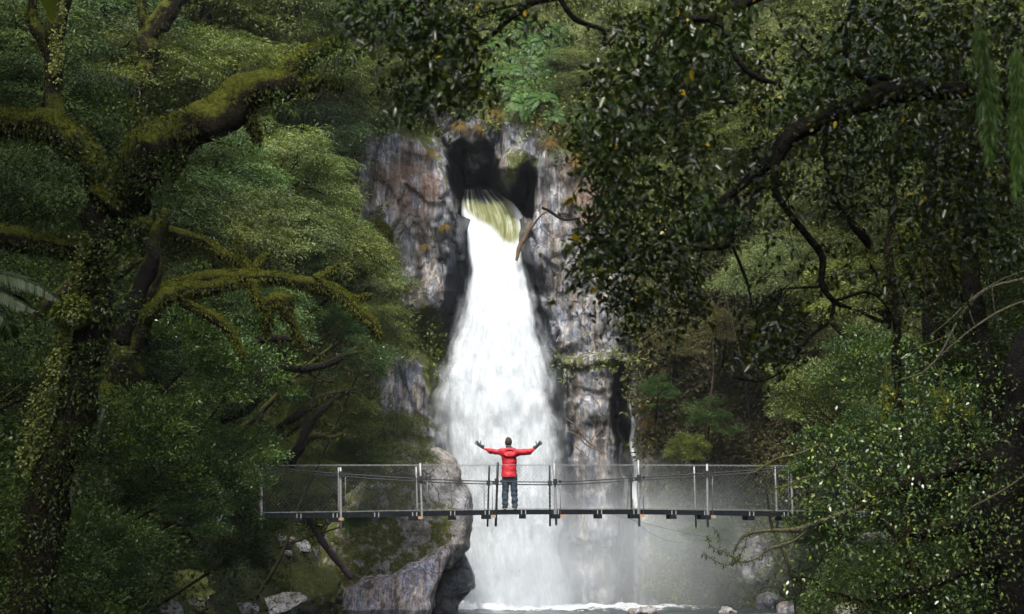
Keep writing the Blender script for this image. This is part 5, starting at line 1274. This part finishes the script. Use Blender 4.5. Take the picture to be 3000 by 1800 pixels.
# bare pale dead branches on the right
mossy_tree('dead_branch', 'long bare pale dead branch with fine twigs slanting up to the right edge', 'branch', [(2640, 1110, 24, 3.1), (2710, 1085, 24, 5.0), (2760, 1030, 24, 6.2), (2800, 960, 24, 6.8), (2850, 890, 24, 7.4), (2910, 845, 24, 8.7), (2990, 825, 24, 9.9), (3060, 815, 24, 11.2)],
  [[(2725, 985, 24, 2.5), (2790, 935, 24, 4.3), (2850, 880, 24, 5.0), (2930, 825, 24, 5.0), (3010, 795, 24, 5.0)], [(2790, 975, 24, 2.5), (2740, 1000, 24, 2.5), (2700, 1010, 24, 1.9)], [(2910, 845, 24, 3.7), (2915, 900, 24, 2.5), (2930, 960, 24, 1.9), (2935, 1010, 24, 1.5)], [(2735, 1065, 24, 2.5), (2755, 1105, 24, 1.9)]], 'bark_pale', 0, 0, False)
mossy_tree('dead_branch', 'thin bare pale branch lying below the long dead branch', 'branch', [(2690, 1105, 24.5, 2.5), (2780, 1020, 24.5, 4.3), (2860, 955, 24.5, 5.6), (2950, 900, 24.5, 6.8), (3050, 865, 24.5, 7.4)], [[(2860, 955, 24.5, 3.1), (2840, 900, 24.5, 2.5), (2850, 860, 24.5, 1.9)]], 'bark_pale', 0, 0, False)
mossy_tree('dead_branch', 'bent pale branch near the right edge at bridge height', 'branch', [(2825, 1520, 25, 3.1), (2850, 1490, 25, 5.0), (2900, 1465, 25, 5.6), (2960, 1430, 25, 6.2), (3040, 1370, 25, 7.4)], [], 'bark_pale', 0, 0, False)
mossy_tree('lichened_branch', 'crooked lichened branch with curling bare twigs reaching towards the mist', 'branch',
  [(2560, 1480, 36, 16.1), (2450, 1510, 36, 13.6), (2350, 1545, 36, 13.6), (2260, 1550, 36, 11.2), (2190, 1565, 36, 8.7), (2165, 1590, 36, 5.6), (2150, 1620, 36, 3.7)],
  [[(2400, 1525, 36, 9.9), (2330, 1580, 36, 9.3), (2260, 1605, 36, 8.1), (2220, 1635, 36, 6.8), (2170, 1645, 36, 6.2), (2130, 1620, 36, 4.3), (2085, 1600, 36, 3.1), (2070, 1570, 36, 1.9)], [(2165, 1640, 36, 4.3), (2130, 1655, 36, 3.7), (2090, 1640, 36, 3.1), (2060, 1620, 36, 1.9)], [(2110, 1605, 36, 2.5), (2110, 1575, 36, 1.9), (2090, 1545, 36, 1.5)], [(2190, 1565, 36, 3.7), (2180, 1610, 36, 3.1), (2150, 1640, 36, 3.1)],
   [(2400, 1300, 36, 7.4), (2340, 1330, 36, 7.4), (2280, 1345, 36, 7.4), (2240, 1365, 36, 7.4), (2205, 1385, 36, 5.0)], [(2390, 1390, 36, 4.3), (2340, 1405, 36, 4.3), (2290, 1428, 36, 3.1), (2240, 1430, 36, 1.9)], [(2560, 1480, 36, 11.2), (2480, 1400, 36, 9.9), (2400, 1310, 36, 7.4)]], 'bark_pale', 260, .05, True, (.3, 1.))
mossy_tree('dead_branch', 'orange brown stem standing on the misty slope', 'branch', [(2065, 1250, 95.0, 6.2), (2080, 1180, 94.8, 5.6), (2088, 1100, 94.6, 4.3), (2090, 1000, 94.4, 3.1)], [[(2085, 1110, 94.6, 2.5), (2050, 1060, 94.6, 1.9)]], 'deadwood', 0, 0, False)
for pts, lab in (([(1655, 1225, 97.2, 4), (1690, 1250, 97.1, 5), (1720, 1290, 97.0, 6), (1745, 1310, 96.9, 5), (1775, 1330, 96.8, 3)], 'upper of two bare orange branches lying on the streaked rock right of the waterfall'), ([(1660, 1262, 97.1, 3), (1690, 1275, 97.0, 4), (1715, 1300, 96.9, 5), (1745, 1318, 96.8, 3)], 'lower of two bare orange branches lying on the streaked rock right of the waterfall'),
                 ([(1512, 760, 98.3, 8), (1520, 735, 98.3, 11), (1540, 695, 98.3, 12), (1562, 665, 98.2, 8), (1580, 640, 98.1, 7), (1605, 622, 98.0, 5)], 'broken log jammed in the rock at the right edge of the waterfall top'), ([(1590, 610, 97.8, 10), (1650, 640, 97.7, 8), (1700, 640, 97.6, 6)], 'short dark branch sticking out of the right cliff below the arch')):
    mossy_tree('dead_branch', lab, 'branch', pts, [], 'deadwood' if 'orange' in lab or 'log' in lab else 'bark_dark', 0, 0, False)
# ------------------------------------------------------------------ near tree overhead: large dark glossy leaves
def near_tree(label, trunk, limbs, regions, Ys, leafL=.047, per=12, name='overhanging_tree', extra=()):
    root, org = mossy_tree(name, label, 'tree', trunk, limbs, 'bark_dark', 60, .03, True, (.05, .4))
    nod = [limb(trunk)[0][::3]] + [limb(l)[0][::2] for l in limbs]; nod = np.concatenate(nod)
    C = []
    for a, b, c, d, n in regions:
        q = at(rng.uniform(a, c, n), rng.uniform(b, d, n), rng.uniform(Ys[0], Ys[1], n)); C.append(q)
    C = np.concatenate(C); tw = MB(); C2, D2 = twig_net(tw, nod, C, .0042, .0022, .16)
    tw.build('twigs', M['bark_dark'], root, org)
    n = len(C2) * per; lv = MB()
    Pb = np.repeat(C2, per, 0) + rng.normal(size=(n, 3)) * [.055, .07, .045]
    Db = np.repeat(D2, per, 0) * .8 + .75 * rng.normal(size=(n, 3)) + [0, 0, -.45]
    Nb = np.array([0, -.15, .8]) + .7 * rng.normal(size=(n, 3))
    cl = np.repeat(rng.random(len(C2)), per)
    v = np.clip(.25 * cl + .62 * rng.random(n) + (rng.random(n) > .988) * .5, 0, 1)
    add_leaves(lv, Pb, Db, Nb, leafL * rng.uniform(.55, 1.3, n), leafL * .54 * rng.uniform(.7, 1.25, n), v, .22, 0, .25, True)
    lv.build('crown', M['near'], root, org)
    return root
near_tree('dark overhanging tree with a thick black limb and glossy leaves filling the upper right',
  [(3420, 2200, 13.5, 150), (3400, 1500, 13.5, 140), (3350, 900, 13.5, 130), (3250, 500, 13.5, 110), (3150, 330, 13.5, 100)],
  [[(3200, 400, 13.5, 80), (3050, 320, 13.5, 72), (2900, 290, 13.5, 66), (2760, 275, 13.5, 62), (2620, 290, 13.5, 64), (2500, 340, 13.5, 52), (2400, 372, 13.5, 46), (2320, 400, 13.5, 44), (2260, 470, 13.5, 36), (2200, 535, 13.5, 30), (2150, 580, 13.5, 26), (2080, 640, 13.5, 12)],
   [(2310, 400, 13.4, 30), (2282, 470, 13.4, 26), (2280, 550, 13.4, 24), (2320, 620, 13.4, 25), (2370, 690, 13.4, 25), (2410, 750, 13.4, 24), (2405, 830, 13.4, 20), (2440, 880, 13.4, 16), (2490, 900, 13.4, 9)],
   [(2415, 365, 13.4, 18), (2420, 450, 13.4, 17), (2432, 530, 13.4, 17), (2460, 600, 13.4, 16), (2500, 660, 13.4, 16), (2540, 690, 13.4, 30), (2550, 720, 13.4, 14)],
   [(2440, 885, 13.4, 12), (2425, 940, 13.4, 11), (2370, 985, 13.4, 10), (2310, 1060, 13.4, 9), (2240, 1110, 13.4, 7), (2150, 1105, 13.4, 4)],
   [(2280, 540, 13.4, 14), (2210, 560, 13.4, 14), (2160, 610, 13.4, 14), (2150, 715, 13.4, 16), (2060, 735, 13.4, 13), (1960, 745, 13.4, 9), (1880, 800, 13.4, 6), (1830, 880, 13.4, 4)],
   [(2620, 300, 13.5, 30), (2540, 240, 13.5, 24), (2480, 190, 13.5, 20), (2480, 100, 13.5, 16), (2500, 0, 13.5, 14)],
   [(2760, 290, 13.5, 30), (2640, 235, 13.5, 20), (2490, 225, 13.5, 16), (2400, 190, 13.5, 12), (2330, 130, 13.5, 8)],
   [(2060, 740, 13.4, 8), (2040, 830, 13.4, 7), (2010, 900, 13.4, 5), (1990, 960, 13.4, 3)], [(2150, 720, 13.4, 8), (2190, 820, 13.4, 7), (2210, 900, 13.4, 4)],
   [(2410, 840, 13.4, 9), (2340, 845, 13.4, 8), (2270, 860, 13.4, 6), (2200, 930, 13.4, 4)], [(2440, 880, 13.4, 9), (2540, 850, 13.4, 8), (2600, 900, 13.4, 5), (2620, 960, 13.4, 3)]],
  [(2050, 60, 2500, 330, 90), (2500, 0, 3000, 200, 170), (2150, 330, 2450, 560, 34), (2350, 250, 2900, 400, 60), (1900, 560, 2160, 720, 42), (1760, 720, 2050, 930, 80), (1720, 640, 1880, 800, 30), (2450, 380, 2900, 620, 80), (2150, 880, 2330, 1120, 40), (2600, 180, 3000, 420, 60), (2200, 600, 2500, 900, 16), (2750, 420, 3000, 760, 80), (1800, 930, 2000, 1000, 10), (2550, 620, 2850, 900, 30), (2150, 300, 2500, 600, 40)], (12.3, 14.8))
near_tree('dark leafy branches hanging from the top edge above and right of the gorge',
  [(3700, 2400, 11.5, 170), (3650, 1200, 11.5, 160), (3500, 300, 11.5, 150), (3200, -150, 11.5, 130), (2800, -260, 11.5, 100)],
  [[(2850, -250, 11.5, 90), (2500, -200, 11.5, 70), (2250, -60, 11.5, 50), (2100, 40, 11.5, 34), (2000, 60, 11.5, 26), (1930, 130, 11.5, 16), (1880, 230, 11.5, 12), (1840, 330, 11.5, 10), (1800, 420, 11.5, 8), (1760, 520, 11.5, 6), (1720, 640, 11.5, 4)],
   [(2080, 55, 11.5, 26), (2120, 80, 11.5, 24), (2150, 160, 11.5, 20), (2200, 215, 11.5, 18), (2270, 240, 11.5, 12)],
   [(2300, -120, 11.5, 40), (1900, -120, 11.5, 36), (1650, -30, 11.5, 26), (1560, 0, 11.5, 22), (1490, 60, 11.5, 19), (1420, 120, 11.5, 17), (1350, 118, 11.5, 11), (1290, 90, 11.5, 6)],
   [(1640, -20, 11.5, 16), (1690, 50, 11.5, 13), (1770, 85, 11.5, 11), (1775, 130, 11.5, 7), (1840, 60, 11.5, 4)],
   [(1400, 130, 11.5, 9), (1390, 180, 11.5, 7), (1420, 260, 11.5, 4)], [(1560, 0, 11.5, 12), (1480, 20, 11.5, 9), (1400, 42, 11.5, 6)],
   [(1560, -20, 11.5, 14), (1300, -60, 11.5, 12), (1180, 20, 11.5, 9), (1120, 90, 11.5, 6)], [(1300, -60, 11.5, 10), (1220, 60, 11.5, 8), (1190, 180, 11.5, 6), (1160, 290, 11.5, 4)],
   [(1840, 330, 11.5, 6), (1750, 380, 11.5, 5), (1700, 480, 11.5, 4)], [(1880, 230, 11.5, 8), (1960, 330, 11.5, 7), (1980, 460, 11.5, 5), (1950, 560, 11.5, 4)]],
  [(1050, 0, 1330, 110, 40), (1180, 90, 1340, 230, 34), (1300, 40, 1400, 300, 44), (1120, 210, 1330, 320, 26), (1330, 230, 1420, 320, 10), (1000, 0, 1100, 130, 10), (1780, 40, 2080, 330, 90), (1740, 200, 1900, 460, 40), (1690, 340, 1820, 560, 34), (1820, 380, 2080, 640, 60), (1710, 540, 1860, 720, 24), (1950, 0, 2200, 120, 40), (1680, 720, 1800, 900, 16), (1420, 0, 1560, 50, 8)], (10.6, 12.6), .046, 12)
# drooping green conifer sprays in the top right corner
for k, (px, w_, top_, bot_, lab) in enumerate([(2872, 46, 80, 470, 'drooping feathery green spray hanging in the upper right corner'), (2975, 34, 140, 560, 'feathery green spray hanging at the very right edge beside the longer one')]):
    m_ = MB(); n_ = 800; Y_ = 10.2
    ax = lambda z: px + 10 * np.sin(z * 2.2) + (18 * z if k == 0 else -6 * z)
    z = rng.random(n_); wz = w_ * np.sin(np.clip(z * .9 + .1, 0, 1) * PI) ** .7
    c_ = at(ax(z) + rng.normal(size=n_) * wz * .33, top_ + (bot_ - top_) * z, Y_ + .05 * rng.normal(size=n_))
    sgn = np.sign(proj(c_)[0] - ax(z))
    add_leaves(m_, c_, np.stack([sgn * .25, .1 * rng.normal(size=n_), -np.ones(n_)], -1) + .18 * rng.normal(size=(n_, 3)), np.array([0, -1., .2]) + .5 * rng.normal(size=(n_, 3)), .05, .0055, np.clip(.4 + .6 * rng.random(n_), 0, 1), .1)
    zz = np.linspace(-.35, 1, 24); cxx = ax(zz) + np.where(zz < 0, 260 * zz ** 2, 0)
    P = at(cxx, top_ + (bot_ - top_) * np.where(zz < 0, zz * .25, zz), Y_); add_tube(m_, P, np.linspace(.004, .0015, 24), 5, v=.6)
    tag(m_.build('conifer_spray', M['fern']), lab, 'foliage')
# ------------------------------------------------------------------ unseen leaf layers added to shade near trees and darken the view edges
m_ = MB()
def roof(n, x0, x1, y0, y1, z0, z1, s):
    P = np.stack([rng.uniform(x0, x1, n), rng.uniform(y0, y1, n), rng.uniform(z0, z1, n)], -1)
    add_leaves(m_, P, rng.normal(size=(n, 3)) * [1, 1, .3], np.array([0, 0, 1.]) + .3 * rng.normal(size=(n, 3)), s, s * .5, rng.random(n))
roof(6500, -16, 16, -20, 16, 8.5, 12.5, .9)
roof(3300, -26, -4.2, 10, 42, 13, 17, .9)
roof(4500, 4.2, 26, 10, 42, 13, 17, .9)
roof(2300, -26, -8, 34, 63, 19.5, 24, .9)
roof(4200, 7, 28, 34, 74, 21, 26, .9)
tag(m_.build('added_shade_canopy', M['dark']), kind='stuff')
# ------------------------------------------------------------------ render settings
scene.view_settings.view_transform = 'Standard'; scene.view_settings.look = 'None'; scene.view_settings.exposure = 1.75
hz = MB()
add_box(hz, (2, 45, 18), (140, 150, 42)); o = hz.build('haze', None, smooth=False); o.data.materials.clear()
t = NT('tone_lift_haze'); vol = t.n('ShaderNodeVolumePrincipled', {'Color': (.86, .93, 1, 1), 'Density': .00012})  # faint haze volume added to lift the darkest tones
t.t.links.new(vol.outputs[0], t.out.inputs['Volume']); o.data.materials.append(t.m); tag(o, kind='stuff')
cy = scene.cycles
cy.max_bounces = 5; cy.diffuse_bounces = 3; cy.glossy_bounces = 2; cy.transmission_bounces = 3; cy.transparent_max_bounces = 10; cy.volume_bounces = 1
cy.use_denoising = True; cy.denoiser = 'OPENIMAGEDENOISE'
cy.volume_step_rate = 2.0; cy.volume_max_steps = 128
cy.caustics_reflective = False; cy.caustics_refractive = False
cy.sample_clamp_indirect = 6
